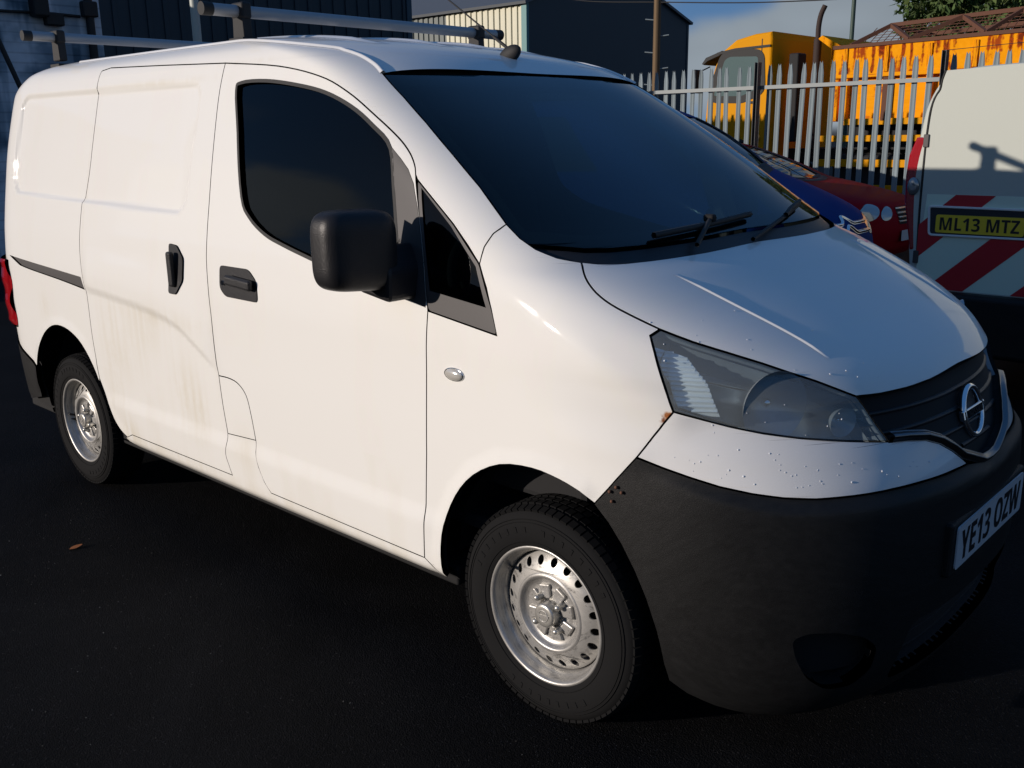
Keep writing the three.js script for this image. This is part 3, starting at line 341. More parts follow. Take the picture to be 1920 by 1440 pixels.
// ---- head lamps
for (const s of [0, 1]) {
  const poly = toB(VS, [...hlTop, ...hlTip.slice(1), ...hlBot.slice().reverse().slice(1), ...hlBack.slice(1, -1).reverse()]);
  const mk = (p, o, mat, name, par) => { const g = panel(p, VS.front, o); return mesh(name, s ? mirrorZ(g) : g, mat, par); };
  const grp = new THREE.Group(); grp.name = 'headlamp'; van.add(grp);
  mk([inset(poly, 0.003)], { off: -0.001, skirt: 0.010, ...fine }, M.lens, 'lens', grp);
  mk([poly], { off: -0.10, skirt: -0.090 }, M.lampBack || (M.lampBack = std(lin(0.30, 0.33, 0.36), 0.35, 0.45)), 'housing', grp);
  const sig = toB(VS, A([[1226, 640], [1280, 655], [1292, 660], [1352, 787], [1320, 785], [1268, 766], [1240, 698]]));
  const sg = mk([sig], { off: -0.030, skirt: 0.02 }, M.signal || (M.signal = std(lin(0.88, 0.90, 0.92), 0.25, 0.3)), 'indicator_reflector', grp);
  for (let k = 0; k < 15; k++) { const t = k / 14, l = [sig[0][0] + (sig[5][0] - sig[0][0]) * 0, 0]; const y = Math.max(...sig.map(q => q[1])) * (1 - t) + Math.min(...sig.map(q => q[1])) * t; if (t < 0.03 || t > 0.97) continue; const xs = []; for (let i = 0; i < sig.length; i++) { const a = sig[i], b = sig[(i + 1) % sig.length]; if ((a[1] > y) !== (b[1] > y)) xs.push(a[0] + (b[0] - a[0]) * (y - a[1]) / (b[1] - a[1])); } if (xs.length < 2) continue; const g = ribbon(VS.front, densify([[Math.min(...xs) + 0.002, y], [Math.max(...xs) - 0.002, y]], 0.02), 0.009, 0.006, { off: -0.0295, taper: false, cross: 4 }); mesh('indicator_rib', s ? mirrorZ(g) : g, M.signal, grp); }
  const S = s ? -1 : 1; const bowl = (q, r, depth, name) => { const c = VS.hit(...q), p = VS.at(c[0], c[1], -0.028); const pr = []; for (let i = 0; i <= 14; i++) { const t = i / 14; pr.push(new THREE.Vector2(Math.max(0.001, r * t), depth * t * t - depth)); } const g = new THREE.LatheGeometry(pr, 40); const dir = V3(0.86, -0.06, 0.42 * S).normalize(); g.applyQuaternion(new THREE.Quaternion().setFromUnitVectors(V3(0, 1, 0), dir)); g.translate(p[0], p[1], p[2] * S); mesh(name, g, M.reflector || (M.reflector = std(lin(0.38, 0.41, 0.44), 0.34, .5)), grp); mesh('bulb', T(new THREE.SphereGeometry(r * 0.14, 12, 8), p[0] - dir.x * depth * 0.5, p[1] - dir.y * depth * 0.5, (p[2]) * S - dir.z * depth * 0.5), M.chrome, grp); };
  bowl([1462, 766], 0.086, 0.07, 'main_reflector'); bowl([1596, 792], 0.036, 0.04, 'side_lamp_reflector');
}
// ---- inner shell behind all gaps, wheel arch liners, floor
{ const half = []; for (let y = .24; y <= 1.80; y += .04) half.push([VS.row(y).ac, y]); const left = []; for (let y = 1.80; y >= .24; y -= .04) left.push([VS.row(y).ar, y]);
  const wsA = wsHalf.slice(1, -1).map(q => [q[0] + VS.row(q[1]).ac, q[1]]); const wsHole = [...inset([...wsA, [VS.row(yc + up).ac - 0.001, yc + up], ...[1.25, 1.3, 1.35, 1.4, 1.45, 1.5, 1.55, 1.6, 1.65].map(y => [VS.row(y).ac - 0.001, y]), [VS.row(wsTopY).ac - 0.001, wsTopY]], 0.0)];
  const hlA = [...hlTop, ...hlTip.slice(1), ...hlBot.slice().reverse().slice(1), ...hlBack.slice(1, -1).reverse()];
  const arF = [...aF.filter(p => p[1] > .29), ...sm(archBump, 2).slice(0, -2), [0.35, .26], [-.35, .26]], arR = [...aR.filter(p => p[1] > .36), [-2.33, .26], [-3.09, .26]];
  const ql = A([[790, 352], [846, 425], [892, 500], [911, 577], [806, 545]]);
  const g = panel([[...half, ...left], inset(sideWin, 0.012), ql, wsHole, inset(hlA, 0.004), arF, arR], VS.side, { off: -0.022, skirt: 0, step: 0.06, dy: 0.04 });
  mesh('inner_shell', [g, mirrorZ(g)], M.black, van);
  for (const S of [1, -1]) for (const cx of [0, -2.735]) { const pts = []; const n = 20; const g2 = new THREE.CylinderGeometry(0.375, 0.375, 0.29, 28, 1, true, 0, Math.PI); g2.rotateX(Math.PI / 2); g2.rotateZ(cx ? Math.PI / 2 : Math.PI / 2); g2.rotateZ(0); g2.translate(cx - 0.005, .34, 0.605 * S); const g3 = new THREE.CircleGeometry(0.374, 28, 0, Math.PI); g3.translate(cx - 0.005, .34, 0.46 * S); mesh('wheel_arch_liner', [g2, g3], M.black, van); }
  mesh('floor_pan', [box(-3.4, -.36, .24, .30, -.78, .78, 0.01), box(-.36, .6, .24, .30, -.45, .45, 0.01), box(-3.4, -3.12, .30, .55, -.7, .7, .02)], M.black, van);
  mesh('bulkhead', box(-1.50, -1.47, .3, 1.78, -.66, .66, 0.01), M.interior, van);
  mesh('cab_floor', box(-1.47, .2, .42, .46, -.74, .74, 0.01), M.interior, van);
  const dash = extrude([[-.42, .55], [-.50, .95], [-.45, 1.06], [-.30, 1.12], [-.02, 1.12], [.05, 1.0], [.05, .55]], 1.36, 0.02); dash.translate(0, 0, -.68); mesh('dashboard', dash, M.interior, van);
  for (const z of [-.36, .36]) { const seat = new THREE.Group(); seat.name = 'seat'; van.add(seat); mesh('cushion', box(-1.25, -.78, .62, .78, z - .24, z + .24, .05), M.seat, seat); const b = new RoundedBoxGeometry(.16, .62, .46, 3, .06); T(b, -1.26, 1.06, z, 0, 0, .2); mesh('backrest', b, M.seat, seat); const h = new RoundedBoxGeometry(.11, .20, .26, 3, .05); T(h, -1.36, 1.46, z, 0, 0, .2); mesh('headrest', h, M.seat, seat); }
  const sw = new THREE.TorusGeometry(.185, .014, 10, 40); sw.applyMatrix4(new THREE.Matrix4().makeRotationFromEuler(new THREE.Euler(0, Math.PI / 2, 0))); T(sw, -.58, 1.04, .36, 0, 0, .45); mesh('steering_wheel', [sw, T(box(-.03, .03, -.04, .04, -.17, .17, .01), -.58, 1.04, .36, 0, 0, .45)], M.interior, van);
}
// ---- tail: lamps, bumper, tailgate
{ const pl = []; for (let y = .66; y <= 1.0; y += .02) pl.push([VS.row(y).x0r - .110 + 0.012 * Math.sin((y - .66) / .34 * Math.PI * 4), y]); const pr = []; for (let y = 1.0; y >= .66; y -= .02) pr.push([rearA(y) - .12, y]);
  const lampMap = (a, y, off) => { const F = (a, y) => { const r = VS.row(y), u = clamp((r.x0r - .105 - a) / .10), w = clamp((y - .65) / .04) * clamp((1.01 - y) / .04); return VS.full(a, y, off + .002 + (.027 + .003 * Math.cos((y - .66) / .34 * Math.PI * 6)) * Math.sqrt(Math.max(0, u * (2 - u))) * w); }; return [...F(a, y), ...VS.nrm(F, a, y)]; };
  const t = panel([[...pl, ...pr]], lampMap, { off: 0.0, skirt: 0.02, step: .02, dy: .01 }); both('tail_lamp', t, M.redLens);
  const tg = []; for (let y = .52; y < 1.83; y += .05) tg.push([rearA(y), y]); const c = []; for (let y = 1.82; y >= .5; y -= .05) c.push([VS.row(y).ar, y]);
  const g = panel([[...tg, ...c]], VS.side, { skirt: 0 }); mesh('tailgate', [g, mirrorZ(g)], M.whitePlain, van);
  const bl = [[-3.105, .345], [-3.10, .44], [-3.09, .495], [-3.22, .543], [-3.34, .585], [rearA(.6), .595], [VS.row(.6).ar, .6], [VS.row(.3).ar, .30], [-3.3, .30]]; const bg = panel([bl], VS.side, { off: 0.006, skirt: 0.02 }); mesh('rear_bumper', [bg, mirrorZ(bg)], M.bumper, van); }
// ---- wheels
function wheelGeo() { const o = {};
  const L = (p, seg = 72) => { const g = new THREE.LatheGeometry(p.map(q => new THREE.Vector2(q[0], q[1])), seg); g.rotateX(Math.PI / 2); return g; }; // axis -> z, outboard = +z
  o.tyre = L([[.178, .058], [.188, .072], [.197, .079], [.225, .0845], [.252, .0835], [.272, .078], [.284, .070], [.291, .060], [.2945, .045], [.2955, .0], [.2945, -.045], [.291, -.06], [.275, -.078], [.24, -.085], [.2, -.078], [.178, -.06]], 96);
  o.letters = (() => { const gs = []; for (let k = 0; k < 46; k++) { const a = k / 46 * Math.PI * 2; if (Math.sin(a * 2.5) < 0.2) continue; const R = rng(k + 3); const w = 0.006 + R() * 0.006; const g = new THREE.BoxGeometry(w, 0.016, 0.0016); g.translate(0, 0.238, 0.0848); g.rotateZ(a); gs.push(g); } for (const r of [.205, .258, .266]) gs.push(T(new THREE.TorusGeometry(r, 0.0012, 4, 96), 0, 0, r > .26 ? 0.0812 : r > .25 ? 0.0825 : 0.0815)); return gs; })();
  o.tread = (() => { const gs = []; for (let k = 0; k < 76; k++) for (const [z, w, sh, tl] of [[.062, .022, 0, .62], [.030, .024, .5, .06], [0, .020, .2, 0], [-.030, .024, .7, -.06], [-.062, .022, .4, -.62]]) { const a = (k + sh) / 76 * Math.PI * 2; const g = new THREE.BoxGeometry(0.0195, 0.0075, w); g.rotateX(tl * 0.5); g.translate(0, 0.2965 - (Math.abs(z) > .05 ? .0052 : .0), z); g.rotateZ(a); gs.push(g); } return gs; })();
  o.rim = L([[.181, .052], [.190, .060], [.1935, .068], [.1925, .0745], [.187, .0765], [.182, .0725], [.1785, .064], [.177, .05], [.172, .043], [.168, .034], [.1665, .016], [.163, .004], [.160, -.01], [.160, -.06]]);
  // disc: conical ring with round vents, then the raised centre
  const ring = new THREE.Shape(); ring.absarc(0, 0, .1635, 0, Math.PI * 2); const inn = new THREE.Path(); inn.absarc(0, 0, .1100, 0, Math.PI * 2, true); ring.holes.push(inn); for (let k = 0; k < 20; k++) { const a = (k + .5) / 20 * Math.PI * 2, h = new THREE.Path(); h.absellipse(Math.cos(a) * .1445, Math.sin(a) * .1425, .0122, .0104, 0, Math.PI * 2, true, a); ring.holes.push(h); }
  const prof = r => .052 - 6.5 * Math.max(0, r - .108) * Math.max(0, r - .108) - .10 * Math.max(0, r - .108); const dg = new THREE.ExtrudeGeometry(ring, { depth: .004, bevelEnabled: true, bevelThickness: .0012, bevelSize: .0012, bevelOffset: -.0012, bevelSegments: 1, curveSegments: 72 }); const P = dg.attributes.position; for (let i = 0; i < P.count; i++) { const r = Math.hypot(P.getX(i), P.getY(i)); P.setZ(i, P.getZ(i) - .004 + prof(r)); } dg.computeVertexNormals(); { const N = dg.attributes.normal, Q = dg.attributes.position; for (let i = 0; i < Q.count; i++) if (N.getZ(i) > .55) { const x = Q.getX(i), y = Q.getY(i), r = Math.hypot(x, y), sl = 13 * Math.max(0, r - .108) + .10, l = Math.hypot(1, sl); N.setXYZ(i, x / r * sl / l, y / r * sl / l, 1 / l); } } o.vents = dg;
  o.disc = L([[.1115, .0515], [.108, .0545], [.103, .0562], [.098, .054], [.094, .047], [.090, .041], [.080, .038], [.066, .038], [.062, .040], [.058, .039], [.030, .039]]);
  o.lobes = []; for (let k = 0; k < 8; k++) { const a = k / 8 * Math.PI * 2 + .2; const s = extrude(roundPoly([[.038, -.011], [.076, -.019], [.078, .019], [.038, .011]], .006), .007, .003, 2); s.translate(0, 0, .037); s.rotateZ(a); o.lobes.push(s); }
  o.hub = L([[.034, .035], [.0335, .068], [.031, .073], [.026, .0745], [.020, .0748], [.0, .0748]], 40);
  o.emblem = [T(new THREE.TorusGeometry(.0155, .0016, 6, 32), 0, 0, .0748), T(new THREE.BoxGeometry(.038, .007, .003), 0, 0, .0752)];
  o.nut = (() => { const g = new THREE.CylinderGeometry(.0098, .0112, .022, 6); g.rotateX(Math.PI / 2); const d = new THREE.SphereGeometry(.0088, 10, 6, 0, Math.PI * 2, 0, Math.PI / 2); d.rotateX(Math.PI / 2); d.translate(0, 0, .010); return mergeGeometries([g.toNonIndexed(), d.toNonIndexed()]); })();
  return o; }
const WG = wheelGeo(); { const gm = dataTex(256, 256, (u, v) => { const a = tileN(u, v, 8, 3), b = tileN(u, v, 44, 6); const k = 222 - 70 * sstep(.52, .74, a * .6 + b * .4) + (b - .5) * 22; return [k, k * .99, k * .97]; }); gm.repeat.set(5, 5); for (const m of [M.silver, M.hubMetal]) { m.map = gm; m.color.multiplyScalar(1.3); } M.grimeTex = gm; }
M.tyre = phys(lin(0.010, 0.010, 0.0102), { roughness: .85, specularIntensity: .25, bumpMap: grain(21, 120, 128), bumpScale: 0.0004 }); M.tread = phys(lin(0.008, 0.008, 0.0082), { roughness: .9, specularIntensity: .2 }); M.vent = std(lin(0.62, 0.62, 0.61), 0.40, 0.55, { map: M.grimeTex });
function wheel(parent, x, y, z, S, spin, simple) { const w = new THREE.Group(); w.name = 'wheel'; parent.add(w); w.position.set(x, y, z); if (S < 0) w.rotation.y = Math.PI; const i = new THREE.Group(); const add = (n, g, m) => { const k = mesh(n, g, m, w); k.rotation.z = spin; return k; };
  add('tyre', WG.tyreM || (WG.tyreM = mergeGeometries([WG.tyre, ...WG.letters].map(g => { g = g.index ? g.toNonIndexed() : g; return g; }))), M.tyre); if (!simple) add('tread', WG.treadM || (WG.treadM = mergeGeometries(WG.tread.map(g => g.toNonIndexed()))), M.tread);
  add('rim', WG.rim, M.silver); add('wheel_disc', WG.vents, M.vent); add('wheel_centre', WG.discM || (WG.discM = mergeGeometries([WG.disc, ...WG.lobes].map(g => g.index ? g.toNonIndexed() : g))), M.silver); add('hub_cap', WG.hub, M.hubMetal); if (!simple) { add('hub_emblem', WG.emblem.length ? mergeGeometries(WG.emblem.map(g => g.toNonIndexed())) : null, M.silver); for (let k = 0; k < 4; k++) { const n = mesh('wheel_nut', WG.nut, M.hubMetal, w); const a = spin + k / 4 * Math.PI * 2 + .6; n.position.set(Math.cos(a) * .0500, Math.sin(a) * .0500, .052); } mesh('brake_drum', T(new THREE.CylinderGeometry(.125, .125, .05, 32), 0, 0, -.03, Math.PI / 2), M.black, w); const v = mesh('tyre_valve', T(new THREE.CylinderGeometry(.004, .005, .035, 8), Math.cos(2.5 + spin) * .165, Math.sin(2.5 + spin) * .165, .045, 1.2, 0, 2.5 + spin), M.rubber, w); }
  return w; }
wheel(van, 0, .29, .745, 1, .1); wheel(van, -2.735, .293, .745, 1, .7); wheel(van, 0, .29, -.745, -1, .3); wheel(van, -2.735, .293, -.745, -1, 0);
for (const x of [0, -2.735]) mesh('axle', bar(V3(x, .29, -.7), V3(x, .29, .7), .03), M.black, van);
// ---- mirrors
for (const S of [1, -1]) { const mg = new THREE.Group(); mg.name = 'door_mirror'; van.add(mg);
  const g = new THREE.SphereGeometry(1, 48, 32); const P = g.attributes.position; const pw = (t, e) => Math.sign(t) * Math.pow(Math.abs(t), e); for (let i = 0; i < P.count; i++) { let x = pw(P.getX(i), .55), y = pw(P.getY(i), .42), z = pw(P.getZ(i), .42); const bulge = x > 0 ? 1 : .55; x = x * bulge; const ty = 1 - .05 * (z + 1) * .5; P.setXYZ(i, x * .065 - .018 * (z), y * .108 * ty + .004 * z, z * .105); } g.computeVertexNormals(); g.translate(-.505, 1.226, .983); if (S < 0) { const m = mirrorZ(g); mesh('mirror_housing', m, M.plastic, mg); } else mesh('mirror_housing', g, M.plastic, mg);
  const gl = T(new RoundedBoxGeometry(.004, .175, .165, 1, .002), -.5425, 1.226, .983 * S, 0, .12 * S, 0); mesh('mirror_glass', gl, M.chrome, mg);
  const arm = extrude(roundPoly([[-.56, 1.105], [-.43, 1.085], [-.425, 1.17], [-.47, 1.24], [-.54, 1.20]], .02), .12, .012, 2); arm.translate(0, 0, .80); mesh('mirror_arm', S < 0 ? mirrorZ(arm) : arm, M.plastic, mg); }
// ---- handles, repeater, antenna, wipers
for (const s of [0, 1]) { const mk = (n, g, m, p) => mesh(n, s ? mirrorZ(g) : g, m, p);
  const hp = roundPoly(A([[413, 497], [466, 505], [481, 528], [484, 568], [424, 556], [413, 540]]), 0.018); const hd = mk('door_handle', panel([hp], VS.side, { off: 0.003, skirt: 0.004 }), M.plastic, fd[s]);
  const c = VS.hit(452, 530), pv = VS.at(c[0], c[1], 0.018); const hg = new RoundedBoxGeometry(.150, .036, .022, 3, .012); T(hg, pv[0] + .01, pv[1], pv[2], 0, 0, -.06); mk('door_handle_pull', hg, M.plastic, fd[s]);
  const lk = VS.hit(421, 530), lv = VS.at(lk[0], lk[1], 0.006); mk('door_lock', T(new THREE.CylinderGeometry(.0085, .0085, .008, 16), lv[0], lv[1], lv[2], Math.PI / 2), M.chrome, fd[s]);
  const sp = roundPoly(A([[319, 456], [333, 460], [345, 484], [344, 527], [334, 552], [322, 549]]), 0.012); mk('door_handle', panel([sp], VS.side, { off: 0.006, skirt: 0.01 }), M.plastic, sd[s]);
  const sg = VS.hit(330, 505), sv = VS.at(sg[0], sg[1], 0.020); const g2 = new RoundedBoxGeometry(.032, .125, .02, 3, .009); T(g2, sv[0], sv[1], sv[2]); mk('door_handle_pull', g2, M.plastic, sd[s]);
  const rp = VS.hit(852, 702), rv = VS.at(rp[0], rp[1], 0.002); const rg = new THREE.SphereGeometry(1, 24, 14); rg.scale(.033, .0165, .010); T(rg, rv[0], rv[1], rv[2]); mk('side_repeater', rg, M.repeater || (M.repeater = phys(lin(.62, .60, .55), { roughness: .15, clearcoat: 1, metalness: .3 })), van);
  const rr = new THREE.TorusGeometry(1, .12, 6, 32); rr.scale(.033, .0165, .02); T(rr, rv[0], rv[1], rv[2]); mk('repeater_bezel', rr, M.chrome, van); }
{ const b = V3(-.835, roofY(-.835, 0), 0), e = onZ(828, 0, 0); const dir = e.clone().sub(b).normalize(); const an = new THREE.Group(); an.name = 'antenna'; van.add(an);
  const bg = new THREE.SphereGeometry(1, 20, 14); bg.scale(.05, .028, .022); T(bg, b.x - .01, b.y + .012, 0, 0, 0, .35); mesh('antenna_base', bg, M.rubber, an); mesh('antenna_mast', [bar(b.clone().addScaledVector(V3(0, 1, 0), .02), b.clone().addScaledVector(dir, .75).add(V3(0, .02, 0)), .0028, 6), bar(b.clone().add(V3(0, .02, 0)), b.clone().addScaledVector(dir, .10).add(V3(0, .02, 0)), .006, 8)], M.rubber, an); }
{ const wp = (pts, off, r, par, name) => mesh(name, tube(pts.map(q => P3(VS.hit(...q), off)), r, 24, 6), M.rubber, par);
  const w1 = new THREE.Group(); w1.name = 'wiper'; van.add(w1); wp([[1222, 448], [1280, 436], [1340, 423], [1402, 407]], 0.012, .009, w1, 'wiper_blade'); wp([[1325, 420], [1314, 440], [1300, 470]], 0.020, .007, w1, 'wiper_arm'); const j = P3(VS.hit(1324, 419), .02); mesh('wiper_joint', T(new RoundedBoxGeometry(.034, .022, .026, 2, .008), j.x, j.y, j.z), M.black, w1);
  const w2 = new THREE.Group(); w2.name = 'wiper'; van.add(w2); wp([[1494, 388], [1470, 408], [1440, 430], [1408, 455]], 0.012, .007, w2, 'wiper_blade'); wp([[1492, 386], [1478, 398], [1466, 412]], 0.020, .008, w2, 'wiper_arm'); }
// ---- roof bars
for (const x of [-1.57, -3.05]) { const rb = new THREE.Group(); rb.name = 'roof_bar'; van.add(rb); const y = x > -2 ? 1.932 : 1.955; mesh('bar_tube', bar(V3(x, y, -.71), V3(x, y, .71), .0205, 20), M.barMetal || (M.barMetal = std(lin(.34, .35, .36), .45, .4)), rb);
  for (const S of [1, -1]) { mesh('bar_end_cap', bar(V3(x, y, S * .69), V3(x, y, S * .728), .022, 20), M.rubber, rb); const f = extrude(roundPoly([[-.035, -.085], [.035, -.085], [.03, .0], [-.03, .0]], .008), .028, .004); f.translate(x, y - .015, S * .575 - .014); mesh('bar_foot', f, M.rubber, rb); mesh('bar_clamp', T(new RoundedBoxGeometry(.075, .055, .04, 2, .01), x, y + .002, S * .575), M.rubber, rb); mesh('foot_bracket', box(x - .045, x + .045, roofY(x, .575) - .012, roofY(x, .575) + .006, S > 0 ? .545 : -.605, S > 0 ? .605 : -.545, .003), M.rubber, rb); } }
{ // rain beads on the nose
  const R = rng(91), bead = new THREE.SphereGeometry(1, 8, 5, 0, Math.PI * 2, 0, Math.PI / 2), n = 70, im = new THREE.InstancedMesh(bead, phys(lin(.75, .77, .8), { roughness: .08, clearcoat: 1, clearcoatRoughness: .02 }), n); im.name = 'rain_beads'; im.userData.kind = 'stuff'; const d = new THREE.Object3D();
  for (let i = 0; i < n; i++) { const z = R(); let u, v; if (z < .62) { u = 1250 + R() * 520; const t = (u - 1250) / 520; v = 800 + 40 * Math.sin(t * 2.2) + 20 + R() * 70; } else if (z < .8) { u = 1330 + R() * 300; v = 745 + R() * 68 + (u - 1330) * .02; } else { u = 1200 + R() * 480; v = 560 + R() * 120 + (u - 1200) * .1; } const h = VS.hit(u, v), p = VS.at(h[0], h[1], .0004); const s = .0010 + .0020 * R() * R(); d.position.set(p[0], p[1], p[2]); d.quaternion.setFromUnitVectors(V3(0, 1, 0), V3(p[3], p[4], p[5])); d.scale.set(s, s * .6, s); d.updateMatrix(); im.setMatrixAt(i, d.matrix); } van.add(im); }
for (const q of [[1168, 922], [1158, 912], [1150, 938], [1146, 920]]) { const h = VS.hit(...q), p = VS.at(h[0], h[1], .009); const g = new THREE.SphereGeometry(.0042, 8, 6); g.translate(p[0], p[1], p[2]); mesh('bumper_rivet', g, std(lin(.12, .05, .025), .8), van); }
shade(van);
// ---------------------------------------------------------------- ground: dark damp asphalt
const asphaltMap = (() => { const R = rng(77); return dataTex(1024, 1024, (u, v) => { const n = R(); const c = tileN(u, v, 6, 2); let k = 12 + 14 * c + (R() - 0.5) * 14; if (n > 0.99) k += 30 + R() * 60; return [k, k, k * 1.03]; }); })();
const asphaltBump = (() => { const R = rng(78); return dataTex(1024, 1024, (u, v) => 90 + 60 * tileN(u, v, 40, 5) + (R() - 0.5) * 120, false); })();
asphaltMap.repeat.set(0.55, 0.55); asphaltBump.repeat.set(0.55, 0.55);
M.asphalt = phys(0xffffff, { roughness: 0.7, specularIntensity: 0.12, map: asphaltMap, bumpMap: asphaltBump, bumpScale: 0.006 });
{ const R = rng(55), st = new THREE.IcosahedronGeometry(1, 0), n = 2600, im = new THREE.InstancedMesh(st, std(lin(.16, .16, .15), .8), n); im.name = 'loose_grit'; im.userData = { kind: 'stuff', label: 'pale loose grit scattered over the dark asphalt', category: 'grit' }; const d = new THREE.Object3D(), c = new THREE.Color(); for (let i = 0; i < n; i++) { const r = R() * R(); const s = .0007 + .0022 * R() * R() * R(); d.position.set(-2.5 + R() * 5, s * .5, .95 + R() * 1.9); d.rotation.set(R() * 6, R() * 6, R() * 6); d.scale.set(s, s * .7, s * 1.2); d.updateMatrix(); im.setMatrixAt(i, d.matrix); const k = .3 + R() * R() * 3; c.setRGB(.1 * k, .1 * k, .095 * k); im.setColorAt(i, c); } im.material.color.setRGB(1, 1, 1); im.receiveShadow = true; scene.add(im); }
{ const g = extrude(sm([[0, 0], [.012, .014], [.014, .03], [.004, .05], [-.01, .034], [-.012, .014], [0, 0]], 3), .0006); g.rotateX(-Math.PI / 2 + .12); const p = onY(130, 1030, .004); g.translate(p.x, p.y, p.z); const m = mesh('fallen_leaf', g, std(lin(.22, .07, .015), .8)); m.userData = { label: 'small orange fallen leaf lying on the dark asphalt', category: 'leaf' }; }
{ const g = new THREE.PlaneGeometry(300, 300, 1, 1); g.rotateX(-Math.PI / 2); const U = g.attributes.uv, P = g.attributes.position; for (let i = 0; i < U.count; i++) U.setXY(i, P.getX(i), P.getZ(i)); structure('ground', g, M.asphalt, 'dark damp asphalt yard under the parked vehicles', 'ground'); }
// ================================================================ neighbours: white van behind, blue people carrier, red saloon
{ // van parked with its tail towards the white van: tail plane at z = ZB, body runs away along -z
  const ZB = -3.05, bv = thing('white_delivery_van', 'white van with red chevron tail stripes and yellow plate ML13 MTZ', 'van');
  const q = (u, v) => { const p = onZ(u, v, ZB); return [p.x, p.y]; };
  const left = [[q(1702, 600)[0], .45], q(1700, 520), q(1698, 430), q(1701, 345), q(1709, 295), q(1720, 255), q(1732, 205), q(1750, 167), q(1768, 146), q(1785, 136), q(1822, 125), q(1900, 117)]; const XC = .36;
  const outline = [...left, [XC, q(1900, 117)[1] + .012], ...left.slice().reverse().map(p => [2 * XC - p[0], p[1]])];
  const bodyG = extrude(sm(outline, 3), 4.15, 0.06, 6); bodyG.translate(0, 0, ZB - 4.15 - 0.06); M.oldWhite = phys(lin(.50, .525, .47), { roughness: .6, specularIntensity: .2, clearcoat: .15, clearcoatRoughness: .15 }); mesh('body', bodyG, M.oldWhite, bv);
  const seam = [q(1722, 480), q(1727, 400), q(1736, 300), q(1741, 255), q(1749, 205), q(1757, 182), q(1766, 168), q(1770, 150), q(1777, 132)];
  mesh('door_seal', tube(seam.map(p => V3(p[0] - .007, p[1], ZB + .004)), .007, 40, 6), M.rubber, bv); const dTop = [[q(1822, 128)[0], q(1822, 128)[1]], [q(1900, 120)[0], q(1900, 120)[1]], [XC - .003, q(1900, 120)[1] + .01]];
  const door = [...sm(seam, 3), ...dTop, [XC - .003, .50], [q(1724, 480)[0], .50]];
  for (const S of [1, -1]) { const pts = S > 0 ? door : door.map(p => [2 * XC - p[0], p[1]]).reverse(); const g = extrude(pts, .014, .004, 2); g.translate(0, 0, ZB - .006); const d = mesh('rear_door', g, M.oldWhite, bv);
    if (S > 0) { // retro-reflective chevrons, plate recess
      const y0 = q(1860, 551)[1], y1 = q(1760, 364)[1], xl = q(1724, 430)[0], xr = XC - .01; const pale = extrude([[xl, y0], [xr, y0], [xr, y1], [xl + .03, y1]], .0015); pale.translate(0, 0, ZB + .0125); mesh('reflective_sheet', pale, std(lin(.66, .78, .64), .45), d);
      const red = std(lin(.46, .008, .018), .42); const slope = 0.92, wv = .205, per = .45; for (let k = -3; k < 6; k++) { // each stripe is a parallelogram clipped to the sheet
        const clip = (poly, f) => { const o = []; for (let i = 0; i < poly.length; i++) { const a = poly[i], b = poly[(i + 1) % poly.length], fa = f(a), fb = f(b); if (fa >= 0) o.push(a); if (fa * fb < 0) { const t = fa / (fa - fb); o.push([a[0] + (b[0] - a[0]) * t, a[1] + (b[1] - a[1]) * t]); } } return o; };
        const c = -.55 + k * per; let p = [[c, y0 - .5], [c + wv, y0 - .5], [c + wv + 1.6 / slope, y0 - .5 + 1.6], [c + 1.6 / slope, y0 - .5 + 1.6]]; p = clip(p, e => e[0] - xl); p = p.length ? clip(p, e => xr - e[0]) : p; p = p.length ? clip(p, e => e[1] - y0) : p; p = p.length ? clip(p, e => y1 - e[1]) : p; if (p.length < 3) continue; const s = extrude(p, .0012); s.translate(0, 0, ZB + .0148); mesh('chevron_stripe', s, red, d); }
      const rc = roundPoly([q(1743, 384), q(1742, 441), [.20, q(1918, 450)[1]], [.20, q(1918, 392)[1]]], .025); const frame = extrude(rc, .012, .003, 2, [inset(rc, .012)]); frame.translate(0, 0, ZB + .012); mesh('plate_recess_rim', frame, M.whitePlain, d);
      const rb = extrude(inset(rc, .010), .003); rb.translate(0, 0, ZB + .0165); mesh('plate_recess', rb, std(lin(.012, .016, .024), .5), d);
      const pl = plate('ML13 MTZ', .455, .098, M.plateYellow, M.ink, d); const pc = q(1838, 421); pl.position.set(pc[0], pc[1] - .003, ZB + .021); pl.rotation.z = -.0;
    }
    for (const y of [1.44, .80]) mesh('door_hinge', box(S > 0 ? q(1733, 270)[0] : 2 * XC - q(1733, 270)[0] - .03, S > 0 ? q(1733, 270)[0] + .03 : 2 * XC - q(1733, 270)[0], y - .035, y + .035, ZB - .01, ZB + .022, .004), M.trim, d);
  }
  for (const S of [1, -1]) { const f = x => S > 0 ? x : 2 * XC - x; const lamp = [q(1738, 256), q(1730, 300), q(1724, 340), q(1722, 470), q(1704, 468), q(1695, 380), q(1697, 330), q(1704, 290), q(1718, 258)]; const pts = lamp.map(p => [f(p[0]), p[1]]); const P = S > 0 ? pts : pts.reverse(); const lg = new THREE.Group(); lg.name = 'tail_lamp'; bv.add(lg); const g = extrude(P, .10, .012, 3); g.translate(0, 0, ZB - .115); mesh('tail_lens', g, M.redLens, lg);
    const rv = T(new THREE.SphereGeometry(1, 20, 14), 0, 0, 0); rv.scale(.034, .05, .016); const c = q(1713, 349); rv.translate(f(c[0]), c[1], ZB + .004); mesh('reversing_lens', rv, phys(lin(.30, .30, .30), { roughness: .15, metalness: .6, clearcoat: 1 }), lg); }
